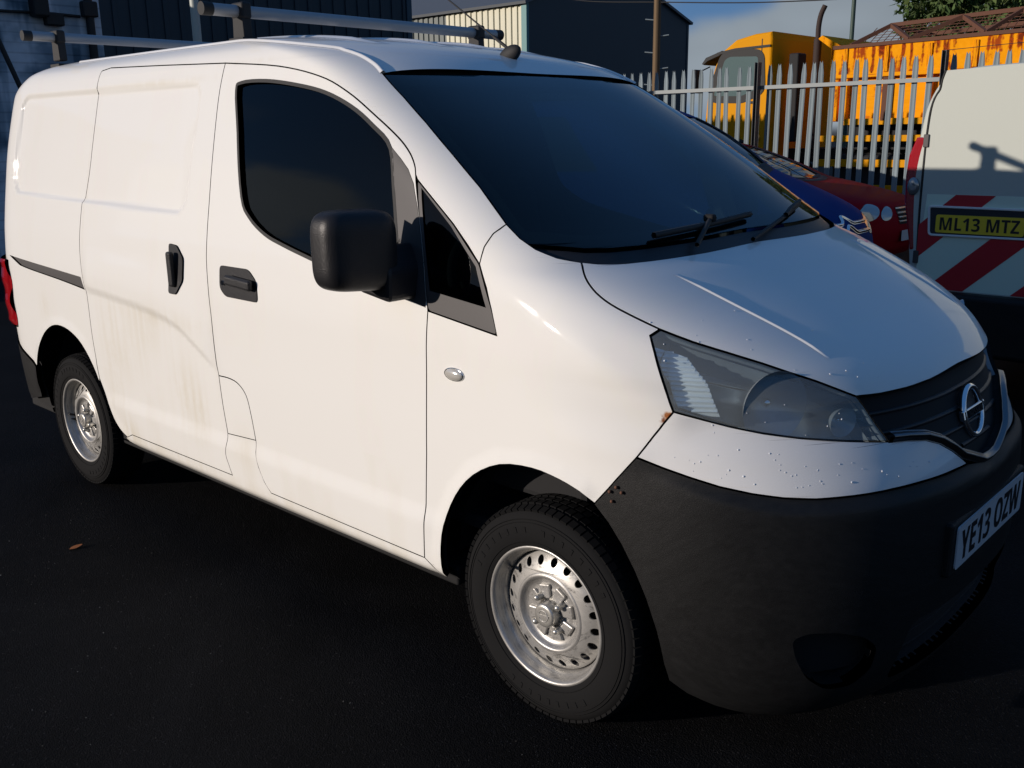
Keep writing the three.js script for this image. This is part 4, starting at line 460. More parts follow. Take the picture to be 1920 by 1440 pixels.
  const bp = extrude(roundPoly([[-.57, .28], [2 * XC + .57, .28], [2 * XC + .57, q(1860, 553)[1]], [-.57, q(1860, 553)[1]]], .05), .16, .03, 4); bp.translate(0, 0, ZB - .10); mesh('rear_bumper', bp, M.bumper, bv);
  mesh('underside', box(-.5, 2 * XC + .5, .24, .4, ZB - 4, ZB - .1, .02), M.black, bv);
  for (const z of [ZB - .75, ZB - 3.4]) for (const S of [-1, 1]) { const w = wheel(bv, XC + S * .80, .295, z, 1, .3, true); w.rotation.y = S > 0 ? Math.PI / 2 : -Math.PI / 2; }
  shade(bv);
}
function car(name, label, pos, tabs, paint, o) {
  const S = new Shell(tabs); S.ylo = .16; S.yhi = tabs.w[tabs.w.length - 1][0] - .001; const c = thing(name, label, 'car', pos);
  const H = p => p.map(k => S.hit(k[0], k[1], pos)); const top = S.yhi - .003;
  const near = []; for (let y = .18; y <= top; y += .03) near.push([S.row(y).ac, y]); const back = []; for (let y = top; y >= .18; y -= .03) back.push([S.row(y).ar, y]);
  const arch = x => { const p = []; for (let i = 0; i <= 20; i++) { const a = Math.PI * i / 20; p.push([x + .345 * Math.cos(a), .30 + .345 * Math.sin(a)]); } p.push([x - .345, .17], [x + .345, .17]); return p; };
  const holes = [arch(o.axF), arch(o.axR), ...(o.sideWin ? o.sideWin : [])];
  const wsB = o.ws; const wsA = wsB.map(q => [q[0] + S.row(q[1]).ac, q[1]]); // half opening, from the centre line outwards
  const wsHole = [...wsA]; { const y0 = wsB[0][1], y1 = wsB[wsB.length - 1][1]; for (let k = 1; k < 12; k++) { const y = y1 + (y0 - y1) * k / 12; wsHole.push([S.row(y).ac, y]); } }
  const g = panel([[...near, ...back], ...holes, wsHole], S.side, { step: .05, dy: .03, skirt: .01 }); mesh('body', [g, mirrorZ(g)], paint, c);
  const gl = panel([[...wsB, ...flip(wsB.slice(1, -1)).slice()]], S.front, { off: -.004, skirt: 0, step: .06, dy: .04 }); mesh('windscreen', gl, M.carGlass, c);
  for (const w of o.sideWin || []) { const k = panel([w], S.side, { off: -.006, skirt: 0 }); mesh('side_window', k, M.carGlass, c); mesh('side_window', mirrorZ(k), M.carGlass, c); }
  const inn = panel([[...near, ...back]], S.side, { off: -.05, skirt: 0, step: .1, dy: .06 });
  mesh('cabin', [box(o.axR - .3, o.axF - .45, .3, .95, -.6, .6, .05)], M.interior, c); mesh('underside', box(o.axR - .5, o.axF + .5, .2, .34, -.6, .6, .03), M.black, c);
  for (const x of [o.axF, o.axR]) for (const z of [1, -1]) wheel(c, x, .3, z * (o.track || .74), z, .4, true);
  { const edge = wsB.slice(2, -1); mesh('screen_surround', ribbon(S.front, densify(edge, .04), .05, .006, { off: .004, taper: false }), M.rubber, c); mesh('screen_surround', ribbon(S.front, densify(edge.map(q => [-q[0], q[1]]), .04), .05, .006, { off: .004, taper: false }), M.rubber, c); const cw = [...wsB.slice(-4), ...flip(wsB.slice(-4, -1))]; mesh('cowl', ribbon(S.front, densify(cw.map(q => [q[0], q[1] - .02]), .05), .10, .008, { off: .003, taper: false }), M.rubber, c); } o.more(c, S, H); shade(c); return c;
}
M.carGlass = phys(lin(.02, .03, .035), { roughness: 0.05, specularIntensity: .6, clearcoat: .2, clearcoatRoughness: .0 });
{ const paint = phys(lin(.004, .032, .17), { roughness: .55, specularIntensity: .02, clearcoat: .02, clearcoatRoughness: .10 });
  const hi = p => p.map(q => [q[0] > .6 ? .6 + (q[0] - .6) * 1.16 : q[0], q[1]]), hy = p => p.map(q => [q[0], q[1] > .6 ? .6 + (q[1] - .6) * 1.16 : q[1]]);
  const tabs = { xf: [[.15, -.14], [.25, -.05], [.45, 0], [.6, -.01], [.72, -.04], [.80, -.09], [.86, -.18], [.92, -.33], [.98, -.52], [1.04, -.72], [1.09, -.90], [1.12, -.98], [1.25, -1.18], [1.4, -1.45], [1.52, -1.74], [1.585, -2.0], [1.62, -2.3], [1.635, -2.7]],
    w: [[.15, .78], [.3, .84], [.5, .865], [.85, .87], [1.0, .85], [1.12, .825], [1.25, .79], [1.4, .725], [1.52, .65], [1.585, .57], [1.62, .4], [1.635, .05]], x0: [[.15, -.75], [.8, -.75], [.95, -1.0], [1.1, -1.35], [1.25, -1.6], [1.4, -1.9], [1.52, -2.15], [1.635, -2.9]], n: [[.15, 2.7], [.8, 2.6], [1.0, 3], [1.12, 3.2], [1.4, 2.8], [1.635, 2.3]], xr: [[.15, -4.05], [.6, -4.1], [1, -4.08], [1.4, -3.95], [1.58, -3.7], [1.635, -3.1]], x0r: [[.15, -3.6], [1, -3.6], [1.4, -3.5], [1.635, -3.0]], nr: [[.15, 3], [1.635, 2.5]] };
  car('blue_people_carrier', 'dark blue tall car with chrome nose bars beside the red car', [-1.42, 0, -4.35], Object.fromEntries(Object.entries(tabs).map(([k, v]) => [k, hi(v)])), paint, { axF: -.82, axR: -3.4,
    ws: hy([[0, 1.50], [-.30, 1.495], [-.55, 1.475], [-.66, 1.38], [-.74, 1.25], [-.80, 1.145], [-.55, 1.125], [-.25, 1.12], [0, 1.12]]), sideWin: [roundPoly(hy([[-1.75, 1.13], [-2.55, 1.12], [-2.55, 1.50], [-2.2, 1.49]]), .05), roundPoly(hy([[-2.62, 1.12], [-3.4, 1.13], [-3.3, 1.48], [-2.62, 1.50]]), .05)],
    more: (c, S, H) => { for (const s of [1, -1]) { const p = hy([[-.98, .80], [-.60, .84], [-.40, .80], [-.42, .72], [-.62, .70], [-.92, .74]]).map(q => [q[0] * s, q[1]]); const l = panel([roundPoly(s < 0 ? p.slice().reverse() : p, .03)], S.front, { off: .003, skirt: .01 }); mesh('headlamp', l, phys(lin(.30, .32, .34), { roughness: .1, metalness: .7, clearcoat: 1 }), c); }
      for (const [dy, h] of [[0, .014], [-.055, .014]]) { const pts = [[-.42, .80 + dy], [-.20, .80 + dy], [-.10, .805 + dy], [0, .842 + dy], [.10, .805 + dy], [.20, .80 + dy], [.42, .80 + dy]]; mesh('chrome_bar', ribbon(S.front, sm(hy(pts), 4), .030, h, { off: .004, taper: false }), M.chrome, c); }
      mesh('lower_grille', panel([roundPoly([[-.45, .30], [.45, .30], [.40, .50], [-.40, .50]], .04)], S.front, { off: .004 }), M.black, c); const pl = plate('', .52, .111, M.plateWhite, M.ink, c); pl.position.set(.012, .60, 0); pl.rotation.y = Math.PI / 2; mesh('wiper', ribbon(S.front, densify(hy([[-.62, 1.15], [-.05, 1.16]]), .05), .02, .012, { off: .004 }), M.rubber, c); } });
}
{ const paint = phys(lin(.26, .008, .016), { roughness: .6, specularIntensity: .03, clearcoat: .025, clearcoatRoughness: .12 });
  const tabs = { xf: [[.15, -.14], [.28, -.04], [.45, 0], [.58, -.01], [.68, -.05], [.74, -.12], [.80, -.32], [.86, -.62], [.92, -.95], [.965, -1.2], [1.1, -1.5], [1.25, -1.9], [1.34, -2.2], [1.40, -2.55], [1.425, -3.0]],
    w: [[.15, .77], [.3, .83], [.5, .862], [.75, .864], [.9, .84], [.97, .815], [1.1, .75], [1.25, .665], [1.34, .60], [1.40, .45], [1.425, .05]], x0: [[.15, -.75], [.7, -.75], [.85, -1.1], [.97, -1.5], [1.1, -1.8], [1.25, -2.2], [1.34, -2.5], [1.425, -3.1]], n: [[.15, 2.7], [.75, 2.6], [.9, 3.2], [.97, 3], [1.2, 2.7], [1.425, 2.3]], xr: [[.15, -4.4], [.6, -4.52], [.9, -4.48], [1.0, -4.35], [1.1, -4.0], [1.25, -3.75], [1.425, -3.3]], x0r: [[.15, -4.0], [.9, -4.0], [1.1, -3.5], [1.25, -3.4], [1.425, -3.2]], nr: [[.15, 3], [1.425, 2.5]] };
  car('red_saloon_car', 'dark red saloon car with twin oval headlamps in front of the fence', [-2.42, 0, -8.05], tabs, paint, { axF: -.80, axR: -3.52,
    ws: [[0, 1.34], [-.30, 1.335], [-.52, 1.31], [-.64, 1.2], [-.74, 1.08], [-.82, .985], [-.5, .97], [-.25, .966], [0, .966]], sideWin: [roundPoly([[-1.85, .985], [-2.65, .98], [-2.65, 1.31], [-2.35, 1.27]], .04), roundPoly([[-2.72, .98], [-3.45, 1.0], [-3.2, 1.27], [-2.72, 1.31]], .04)],
    more: (c, S, H) => { M.lampClear = phys(lin(.36, .40, .40), { roughness: .1, metalness: .5, clearcoat: 1 }); for (const s of [1, -1]) for (const [b, y, rx, ry] of [[-.74, .655, .115, .085], [-.52, .640, .085, .07]]) { const p = []; for (let i = 0; i < 28; i++) { const a = i / 28 * Math.PI * 2; p.push([s * (b + rx * Math.cos(a) + ry * .25 * Math.sin(a)), y + ry * Math.sin(a)]); } mesh('headlamp', panel([p], S.front, { off: .006, skirt: .012 }), M.lampClear, c); }
      const gp = roundPoly([[-.30, .66], [.30, .66], [.36, .72], [.30, .735], [-.30, .735], [-.36, .72]].map(q => [q[0], q[1] - .02]), .02); mesh('grille', panel([roundPoly([[-.30, .52], [.30, .52], [.36, .70], [-.36, .70]], .03)], S.front, { off: .004 }), M.black, c); for (const y of [.55, .595, .64, .685]) mesh('grille_bar', ribbon(S.front, densify([[-.31 - (y - .52) * .3, y], [.31 + (y - .52) * .3, y]], .05), .016, .012, { off: .006, taper: false }), M.chrome, c);
      const pl = plate('', .52, .111, M.plateWhite, M.ink, c); pl.position.set(.012, .40, 0); pl.rotation.y = Math.PI / 2; } });
}
// ================================================================ steel palisade fence
{ const ZF = -10.3, f = thing('palisade_fence', 'galvanised steel palisade fence with pointed pales in front of the truck', 'fence');
  M.galv = phys(lin(.205, .25, .27), { roughness: .8, specularIntensity: .3, bumpMap: grain(31, 90, 128), bumpScale: .0004 });
  const cols = [[-.038, 0], [-.024, .009], [-.008, .002], [.008, .002], [.024, .009], [.038, 0]], tops = [2.335, 2.395, 2.37, 2.37, 2.395, 2.335]; const P = [], I = []; cols.forEach(([x, z], i) => { P.push(x, .06, z, x, 2.24, z, x * .75, tops[i], z); }); for (let i = 0; i < 5; i++) for (let k = 0; k < 2; k++) { const a = i * 3 + k, b = a + 1, c = a + 3, d = a + 4; I.push(a, c, b, c, d, b); }
  const pale = new THREE.BufferGeometry(); pale.setAttribute('position', new THREE.Float32BufferAttribute(P, 3)); pale.setIndex(I); const pn = pale.toNonIndexed(); pn.computeVertexNormals(); const R = rng(5);
  const mats = [0, 1, 2].map(i => { const m = M.galv.clone(); m.color.multiplyScalar(.86 + .14 * i); return m; });
  for (let i = 0; i < 62; i++) { const x = -9.95 + i * .157; const m = mesh('pale', pn, mats[(R() * 3) | 0], f); m.position.set(x + (R() - .5) * .012, (R() - .5) * .012, ZF); m.rotation.z = (R() - .5) * (R() > .85 ? .07 : .02); m.rotation.y = (R() - .5) * .1; }
  const ang = [[0, 0], [.05, 0], [.05, .006], [.006, .006], [.006, .05], [0, .05]];
  for (const y of [2.06, .42]) { const g = extrude(ang.map(p => [p[0], p[1]]), 10.2); g.rotateY(Math.PI / 2); g.translate(-10.1, y, ZF + .075); mesh('rail', g, M.galvD || (M.galvD = std(lin(.16, .18, .185), .55, .3)), f); }
  for (const x of [-8.05, -5.50, -2.965, -.42]) { const h = [[-.05, -.028], [.05, -.028], [.05, -.021], [.004, -.021], [.004, .021], [.05, .021], [.05, .028], [-.05, .028], [-.05, .021], [-.004, .021], [-.004, -.021], [-.05, -.021]]; const g = extrude(h, 2.42); g.rotateX(-Math.PI / 2); g.rotateY(Math.PI / 2); g.translate(x, 0, ZF + .13); mesh('post', g, M.postD || (M.postD = std(lin(.05, .055, .06), .6, .3)), f); }
  for (const y of [2.405]) mesh('barbed_wire', tube([V3(-3.0, 2.42, ZF + .1), V3(-1.9, 2.455, ZF + .1), V3(-.45, 2.45, ZF + .1)], .004, 10, 5), M.rubber, f); shade(f);
}
// ================================================================ yellow tipper truck behind the fence
{ const Z = -13, t = thing('yellow_tipper_truck', 'yellow tipper lorry with rusty load body and mesh frame behind the fence', 'truck');
  const rustTex = (seed, amt) => { const t = dataTex(512, 512, (u, v) => { const n = fbm(u * 34, v * 4.5, seed, 5), m = fbm(u * 40, v * 40, seed + 2, 3); const k = sstep(amt, amt + .16, n * .75 + m * .25); const y = [232, 152, 14], r = m > .5 ? [150, 62, 18] : [112, 44, 18]; return [0, 1, 2].map(c => y[c] + (r[c] - y[c]) * k + (m - .5) * 14); }); t.repeat.set(.5, .7); return t; };
  M.truck = phys(lin(.66, .28, .004), { roughness: .6, specularIntensity: .12 }); M.truckRust = phys(0xffffff, { roughness: .8, specularIntensity: .15, map: rustTex(4, .58) }); M.truckRustHeavy = phys(0xffffff, { roughness: .85, specularIntensity: .15, map: rustTex(9, .50) }); M.rust = std(lin(.11, .045, .025), .85); M.chassis = std(lin(.012, .012, .013), .8);
  // cab: side profile extruded across
  const prof = [[-8.08, .95], [-8.10, 1.45], [-8.03, 2.15], [-7.90, 2.62], [-7.74, 2.86], [-7.50, 3.02], [-7.15, 3.09], [-6.83, 3.11], [-6.81, 3.0], [-6.81, .95], [-7.05, .95], [-7.12, 1.15], [-7.30, 1.28], [-7.55, 1.28], [-7.74, 1.15], [-7.80, .95]];
  const win = roundPoly([[-7.90, 2.10], [-7.70, 2.70], [-7.60, 2.745], [-7.06, 2.72], [-7.02, 2.20], [-7.35, 2.08]], .05);
  const cg = extrude(prof, 2.3, .05, 3); cg.translate(0, 0, Z - 2.35); const cab = mesh('cab', cg, M.truck, t);
  for (const z of [Z + .002, Z - 2.418]) { const g = extrude(win, .012); g.translate(0, 0, z); mesh('cab_window', g, M.truckGlass || (M.truckGlass = phys(lin(.10, .15, .15), { roughness: .06, clearcoat: 1 })), cab); const fr = extrude(inset(win, -.03), .010, 0, 1, [win]); fr.translate(0, 0, z); mesh('window_frame', fr, M.rubber, cab); }
  const wsg = extrude([[-8.0, 2.08], [-7.86, 2.66], [-7.84, 2.655], [-7.985, 2.075]], 2.0); wsg.translate(-.03, 0, Z - 2.2); mesh('cab_windscreen', wsg, M.truckGlass, cab);
  const band = extrude([[-7.86, 2.83], [-7.5, 2.88], [-6.84, 2.90], [-6.84, 2.86], [-7.5, 2.835], [-7.84, 2.79]], .012); band.translate(0, 0, Z + .002); mesh('roof_band', band, M.rubber, cab);
  const vis = extrude([[-7.80, 2.86], [-8.12, 2.76], [-8.20, 2.66], [-8.16, 2.64], [-8.08, 2.70], [-7.84, 2.78]], 2.25, .01); vis.translate(0, 0, Z - 2.3); mesh('sun_visor', vis, M.rubber, cab);
  for (const [x, y0, y1] of [[-7.0, 1.35, 3.0], [-7.92, 1.4, 2.05]]) mesh('door_shut_line', box(x - .008, x + .008, y0, y1, Z - .001, Z + .004, 0), M.rubber, cab);
  mesh('roof_beacon', T(new THREE.CylinderGeometry(.09, .11, .1, 16), -7.55, 3.06, Z - .9), M.rust, cab);
  mesh('wheel_arch_trim', T(new THREE.TorusGeometry(.40, .035, 8, 24, Math.PI), -7.42, .93, Z + .01), M.rubber, cab); mesh('door_handle', box(-7.2, -7.05, 1.95, 1.99, Z, Z + .03, .008), M.rubber, cab);
  const mr = mesh('cab_mirror', [box(-8.16, -8.08, 2.15, 2.55, Z + .12, Z + .32, .03), bar(V3(-8.0, 2.6, Z), V3(-8.12, 2.5, Z + .2), .012)], M.rubber, cab); mesh('indicator', T(new THREE.SphereGeometry(.05, 12, 8), -7.0, 1.38, Z + .01), std(lin(.75, .42, .08), .3), cab);
  // exhaust stack in the gap
  const st = mesh('exhaust_stack', [bar(V3(-6.12, 1.2, Z - .25), V3(-6.12, 2.95, Z - .25), .065, 14), tube([V3(-6.12, 2.9, Z - .25), V3(-6.12, 3.15, Z - .25), V3(-6.09, 3.33, Z - .25), V3(-6.03, 3.46, Z - .25)], .042, 16, 10)], M.stack || (M.stack = std(lin(.035, .02, .016), .8)), t);
  mesh('air_intake', box(-6.60, -6.42, 1.3, 2.75, Z - .5, Z - .2, .03), M.chassis, t);
  // load body
  const b = mesh('tipper_body', [box(-5.62, -.2, 1.62, 2.34, Z - 2.3, Z - .14, .02)], M.truckRust, t);
  const brd = extrude([[-5.74, 2.34], [-.2, 2.34], [-.2, 2.86], [-5.70, 2.76]], .07, .008); brd.translate(0, 0, Z - .07); mesh('top_board', brd, M.truckRustHeavy, b); const brd2 = brd.clone(); brd2.translate(0, 0, -2.3); mesh('top_board', brd2, M.truckRustHeavy, b);
  const tr = mesh('top_rail', beam(V3(-5.72, 2.765, Z - .02), V3(-.2, 2.875, Z - .02), .11, .055), M.rust, b); mesh('lower_rail', box(-5.72, -.2, 2.29, 2.35, Z - .10, Z + .02, .01), M.truckRust, b);
  mesh('bottom_rail', box(-5.5, -.2, 1.56, 1.66, Z - .16, Z - .03, .01), M.truck, b);
  for (let k = 0; k < 9; k++) { const x = -5.5 + k * .66; mesh('body_rib', box(x - .045, x + .045, 1.62, 2.30, Z - .15, Z - .02, .012), k % 3 === 1 ? M.rust : M.truckRust, b); mesh('board_rib', box(x - .035, x + .035, 2.36, 2.74, Z - .01, Z + .035, .008), M.truckRustHeavy, b); }
  const hb = extrude([[-5.78, 1.62], [-5.62, 1.62], [-5.62, 2.80], [-5.95, 2.98], [-6.02, 2.93], [-5.78, 2.76]], 2.3, .01); hb.translate(0, 0, Z - 2.35); mesh('headboard', hb, M.truckRust, b);
  // sheeting frame with wire mesh
  const fr = mesh('mesh_frame', [[V3(-5.5, 2.80, Z - .15), V3(-5.05, 3.10, Z - .6)], [V3(-5.05, 3.10, Z - .6), V3(-.2, 3.28, Z - .6)], [V3(-5.05, 3.10, Z - .6), V3(-4.55, 2.82, Z - .1)], [V3(-4.55, 2.82, Z - .1), V3(-3.95, 3.14, Z - .6)], [V3(-3.95, 3.14, Z - .6), V3(-3.45, 2.84, Z - .1)], [V3(-3.45, 2.84, Z - .1), V3(-3.1, 3.17, Z - .6)], [V3(-3.1, 3.17, Z - .6), V3(-2.7, 2.86, Z - .1)], [V3(-2.0, 2.88, Z - .1), V3(-1.3, 3.24, Z - .6)], [V3(-5.05, 3.10, Z - .6), V3(-5.05, 3.06, Z - 2.2)], [V3(-5.05, 3.06, Z - 2.2), V3(-.2, 3.24, Z - 2.2)]].map(p => beam(p[0], p[1], .06, .06)), M.rust, b);
  const wires = []; for (let k = 0; k < 46; k++) { const x = -5.3 + k * .11; wires.push(beam(V3(x, 2.80 + (x + 5.5) * .02, Z - .12), V3(x + .02, 3.085 + (x + 5.05) * .037, Z - .6), .008, .008)); } for (let k = 1; k < 6; k++) { const q = k / 6; wires.push(beam(V3(-5.2, 2.80 + q * .28, Z - .12 - q * .48), V3(-.2, 2.9 + q * .37, Z - .12 - q * .48), .008, .008)); } const wm = mesh('wire_mesh', wires, M.rust, b); wm.userData.kind = 'stuff';
  // chassis, tanks, wheels
  mesh('chassis_rail', box(-7.9, -.3, .95, 1.18, Z - 1.7, Z - 1.45, .01), M.chassis, t); mesh('chassis_rail', box(-7.9, -.3, .95, 1.18, Z - .95, Z - .7, .01), M.chassis, t); mesh('side_guard', box(-5.9, -2.6, 1.30, 1.40, Z - .06, Z - .01, .01), M.truck, t); mesh('side_guard', box(-5.9, -2.6, .90, 1.02, Z - .06, Z - .01, .01), M.truck, t); mesh('side_guard', box(-5.9, -2.6, .50, .62, Z - .06, Z - .01, .01), M.truck, t);
  mesh('subframe', box(-5.6, -.25, 1.16, 1.62, Z - 2.0, Z - .45, .02), M.chassis, t); mesh('fuel_tank', box(-5.7, -4.6, .55, 1.10, Z - .65, Z - .15, .08), M.chassis, t); mesh('tool_box', box(-4.4, -3.4, .5, 1.2, Z - .6, Z - .15, .03), M.chassis, t); mesh('front_bumper', box(-8.2, -7.9, .5, .95, Z - 2.35, Z + .02, .05), M.chassis, t);
  const tw = (() => { const g = new THREE.LatheGeometry([[.26, .12], [.40, .145], [.48, .13], [.50, .1], [.50, -.1], [.48, -.13], [.26, -.13]].map(p => new THREE.Vector2(...p)), 40); g.rotateX(Math.PI / 2); return g; })(), th = (() => { const g = new THREE.LatheGeometry([[.001, .02], [.1, .04], [.12, -.02], [.22, -.03], [.27, .12]].map(p => new THREE.Vector2(...p)), 32); g.rotateX(Math.PI / 2); return g; })();
  for (const x of [-7.42, -2.0, -.75]) for (const z of [Z - .16, Z - 2.18]) { const w = new THREE.Group(); w.name = 'wheel'; w.position.set(x, .5, z); t.add(w); mesh('tyre', tw, M.tyre, w); mesh('hub', th, M.truck, w); }
  shade(t);
}
// ================================================================ sheds and walls
M.teal = std(lin(.008, .026, .040), .55, 0); M.cream = std(lin(.62, .60, .46), .6); M.greyCladAndShade = std(lin(.16, .18, .17), .65);  // the grey doubles as cast shade painted on the barn flank
{ const b = thing('cream_and_teal_barn', 'tall shed with cream corrugated flank and dark teal gable end', 'building'); const x1 = -28, x0 = -62, z1 = -30.6, z0 = -43.4, ye = 7.02, ya = 9.1, zm = (z0 + z1) / 2;
  const g = extrude([[-z1, 0], [-z0, 0], [-z0, ye], [-zm, ya], [-z1, ye]], .25); g.rotateY(Math.PI / 2); g.translate(x1 - .25, 0, 0); mesh('gable_wall', g, M.teal, b);
  mesh('flank_wall', box(-33, x1 - .26, 0, ye - .1, z1 - .2, z1 - .05, 0), M.cream, b); mesh('flank_wall', box(x0, -33.01, 0, ye - .1, z1 - .2, z1 - .05, 0), M.greyCladAndShade, b); mesh('far_wall', box(x0, x1 - .26, 0, ye, z0 + .02, z0 + .2, 0), M.greyCladAndShade, b);  // grey stretch: the cream flank with cast shade put into its colour
  const rg = [box(-.09, .09, 0, ye - .1, 0, .06, .02)]; for (let k = 0; k < 38; k++) { const x = -28.3 - k * .36; const m = mesh('cladding_rib', rg[0], x > -33 ? M.cream : M.greyCladAndShade, b); m.position.set(x, 0, z1 - .05); }  // ribs beyond the cream stretch carry the same painted shade
  mesh('corner_trim', box(x1 - .28, x1 + .03, 0, ye + .02, z1 - .10, z1 + .06, .01), std(lin(.05, .20, .20), .5), b); mesh('corner_trim', box(x1 - .28, x1 + .03, 0, ye + .02, z0 - .06, z0 + .1, .01), M.teal, b);
  for (const [za, zb] of [[z1 + .25, zm], [z0 - .25, zm]]) { const r = beam(V3((x0 + x1) / 2, ye - .04, za), V3((x0 + x1) / 2, ya + .05, zm), x1 - x0 + .3, .12); mesh('roof_slope', r, std(lin(.10, .11, .12), .6), b); } shade(b); }
{ const b = thing('dark_teal_warehouse', 'dark teal clad warehouse wall rising behind the roof bars', 'building'); const x1 = -20, z0 = -16.64, z1 = -6.6, h = 6.6; mesh('end_wall', box(x1 - .3, x1, 0, h, z0, z1, 0), M.teal, b); mesh('side_wall', box(-46, x1 - .31, 0, h, z0, z0 + .3, 0), M.teal, b); mesh('side_wall', box(-46, x1 - .31, 0, h, z1 - .3, z1, 0), M.teal, b); mesh('roof_deck', box(-46, x1 + .2, h, h + .2, z0 - .2, z1 + .2, 0), M.teal, b); for (let k = 0; k < 25; k++) { const m = mesh('cladding_rib', box(0, .035, 0, h, -.05, .05, .01), M.teal, b); m.position.set(x1, 0, z0 + .2 + k * .40); } mesh('corner_flashing', box(x1 - .05, x1 + .06, 0, h, z0 - .06, z0 + .12, .01), std(lin(.012, .05, .08), .5), b); shade(b); }
{ const wallTex = dataTex(1024, 512, (u, v) => { const n = fbm(u * 10, v * 8, 3, 5), m = fbm(u * 60, v * 40, 8, 3), st = fbm(u * 46, v * 3, 6, 4); let k = sstep(.52, .68, n) * .6 + sstep(.56, .7, st) * .45; const row = (v * 42) % 1, mort = row < .12 ? .10 : 0; const b = [196, 206, 214]; return b.map((c, i) => c * (1 - k * [.62, .52, .46][i] - mort) + (m - .5) * 26); }); wallTex.repeat.set(1 / 9, 1 / 5.2);
  const b = thing('painted_brick_building', 'weathered white painted brick building with a black downpipe', 'building'); const g = new THREE.BoxGeometry(.3, 3.6, 9.4, 1, 1, 1); g.translate(-12.15, 1.8, .8); const U = g.attributes.uv, P = g.attributes.position; for (let i = 0; i < U.count; i++) U.setXY(i, P.getZ(i), P.getY(i)); mesh('wall', g, std(0xffffff, .85, 0, { map: wallTex, bumpMap: grain(41, 100, 128), bumpScale: .002 }), b);
  mesh('side_wall', box(-17, -12.31, 0, 3.6, 5.2, 5.5, 0), M.greyCladAndShade, b); mesh('side_wall', box(-17, -12.31, 0, 3.6, -3.9, -3.6, 0), M.greyCladAndShade, b); mesh('roof_edge', box(-17, -11.9, 3.6, 3.72, -4.0, 5.6, .02), M.chassis, b);
  mesh('downpipe', [bar(V3(-11.93, 0, -3.72), V3(-11.93, 3.6, -3.72), .055, 12), box(-11.99, -11.86, 3.1, 3.3, -3.82, -3.62, .02)], M.rubber, b); const p0 = onX(0, 20, -11.97), p1 = onX(80, 24, -11.97), p2 = onX(150, 31, -11.97); mesh('wall_cable', tube([p0.clone().add(V3(0, .01, 1.5)), p0, p1, p2], .02, 20, 6), M.rubber, b); const jb = onX(100, 35, -11.95); mesh('junction_box', box(-12, -11.88, jb.y - .09, jb.y + .07, jb.z - .12, jb.z + .12, .02), M.rubber, b); const jb2 = onX(70, 14, -11.95); mesh('wall_lamp', box(-12, -11.8, jb2.y - .12, jb2.y + .12, jb2.z - .1, jb2.z + .1, .03), M.rubber, b);
  const d0 = onX(2, 72, -11.2); mesh('stay_cable', bar(V3(-11.3, d0.y, d0.z), V3(-11.1, .2, d0.z - .75), .03, 8), M.rubber, b); shade(b); }
{ // unseen wall added behind the photographer, to darken what the side glass mirrors
  const b = thing('added_dark_wall', 'long dark wall added out of view behind the photographer to darken the side glass', 'wall'); mesh('wall', box(-45, 25, 0, 3.0, 17.5, 17.8, 0), std(lin(.05, .04, .035), .9), b); mesh('coping', box(-45, 25, 3.0, 3.08, 17.4, 17.9, .02), M.greyCladAndShade, b); shade(b); }
// ================================================================ poles, cables, trees
{ const p = thing('utility_pole', 'wooden utility pole with step irons beside the fence', 'pole'); const c = V3(-11.2, 0, -16.0); const woodTex = dataTex(128, 512, (u, v) => { const n = fbm(u * 12, v * 2, 5, 4); return [78 + n * 50, 64 + n * 40, 46 + n * 28]; }); mesh('shaft', T(new THREE.CylinderGeometry(.07, .09, 8, 16), c.x, 4, c.z), std(0xffffff, .85, 0, { map: woodTex }), p); for (let k = 0; k < 12; k++) { const y = 2.5 + k * .34, a = k % 2 ? .5 : Math.PI + .5; mesh('step_iron', bar(V3(c.x + Math.cos(a) * .08, y, c.z - Math.sin(a) * .08), V3(c.x + Math.cos(a) * .26, y + .02, c.z - Math.sin(a) * .26), .014, 6), M.galv, p); }
  mesh('pole_cross_arm', box(c.x - .05, c.x + .05, 7.4, 7.5, c.z - .8, c.z + .8, .01), M.rust, p); shade(p); }
{ const p = thing('lamp_post', 'slim pale lamp post behind the white van roof', 'lamp post'); const a = onZ(367, 40, -4.48); mesh('shaft', T(new THREE.CylinderGeometry(.045, .065, 7, 14), a.x, 3.5, a.z), std(lin(.42, .45, .40), .5), p); mesh('lamp_arm', bar(V3(a.x, 6.95, a.z), V3(a.x + .9, 7.1, a.z + .3), .03), M.galv, p); const h = new THREE.SphereGeometry(1, 16, 10); h.scale(.32, .09, .14); T(h, a.x + 1.0, 7.1, a.z + .33); mesh('lamp_head', h, M.galv, p); shade(p); }
{ const p = thing('slender_lamp_column', 'thin dark green lamp column standing behind the truck', 'lamp post'); const a = V3(-12.7, 0, -29.3); mesh('shaft', T(new THREE.CylinderGeometry(.06, .08, 9, 12), a.x, 4.5, a.z), std(lin(.04, .07, .055), .6), p); mesh('lamp_arm', bar(V3(a.x, 8.9, a.z), V3(a.x + 1, 9.1, a.z), .04), M.galv, p); shade(p); }
{ const pts = [[1030, -8], [1100, 2], [1232, 4], [1400, 5], [1520, 1], [1650, -6]]; const a = pts.map(q => onZ(q[0], q[1], -16.0)); const m = mesh('overhead_cable', tube(a, .012, 40, 5), M.rubber); m.userData = { label: 'black overhead cable strung from the utility pole', category: 'cable' }; }
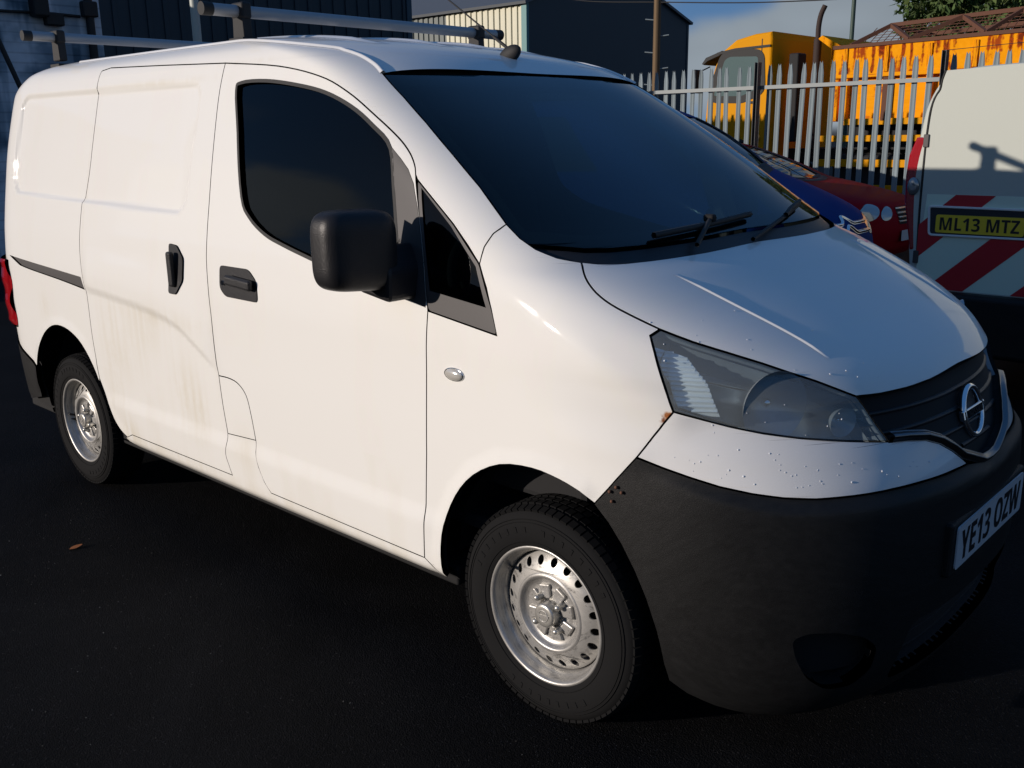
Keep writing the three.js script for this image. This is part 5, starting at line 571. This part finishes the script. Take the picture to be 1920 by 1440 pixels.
function leafTree(name, label, pos, height, rad, seed, n) { const t = thing(name, label, 'tree', pos, 0, undefined); const R = rng(seed); mesh('trunk', [T(new THREE.CylinderGeometry(.06, .2, height * .9, 10), 0, height * .45, 0), ...[...Array(14)].map((_, k) => { const y = height * (.3 + .045 * k), a = k * 2.4; return bar(V3(0, y, 0), V3(Math.cos(a) * rad * .6, y + .5, Math.sin(a) * rad * .6), .035, 5); })], std(lin(.05, .035, .022), .9), t);
  const lg = new THREE.BufferGeometry(); lg.setAttribute('position', new THREE.Float32BufferAttribute([0, 0, 0, -.035, .06, .012, 0, .17, 0, .035, .06, .012], 3)); lg.setIndex([0, 1, 2, 0, 2, 3]); lg.computeVertexNormals(); const im = new THREE.InstancedMesh(lg, phys(lin(.05, .085, .025), { roughness: .8, transmission: .15 }), n); im.name = 'crown'; im.userData.kind = 'stuff'; const clumps = []; for (let k = 0; k < 150; k++) { const v = R(), y = height * (.22 + .78 * v), rr = rad * Math.pow(1 - Math.abs(v - .25) / .78, .6) * (.55 + .5 * R()), a = R() * 6.283; clumps.push([Math.cos(a) * rr, y, Math.sin(a) * rr, .28 + R() * .3]); } const d = new THREE.Object3D(), col = new THREE.Color(); for (let i = 0; i < n; i++) { const c = clumps[(R() * 150) | 0]; const u = R() * 2 - 1, a = R() * 6.283, s = Math.sqrt(1 - u * u), r = c[3] * Math.cbrt(R()); d.position.set(c[0] + r * s * Math.cos(a), c[1] + r * u * 1.3, c[2] + r * s * Math.sin(a)); d.rotation.set(R() * 6.3, R() * 6.3, R() * 6.3); d.scale.setScalar(.8 + R() * .9); d.updateMatrix(); im.setMatrixAt(i, d.matrix); const k = .65 + .6 * R(); col.setRGB(.05 * k * (1 + .5 * R()), .11 * k, .02 * k); im.setColorAt(i, col); } im.material.color.setRGB(1, 1, 1); t.add(im); shade(t); }
leafTree('evergreen_tree', 'bushy evergreen tree rising above the truck load frame', [-6.1, 0, -24.2], 8.4, 3.0, 11, 34000);
leafTree('evergreen_tree', 'evergreen tree further behind the white delivery van', [-2.6, 0, -24.6], 8.2, 2.8, 12, 24000);
renderer.render(scene, camera);
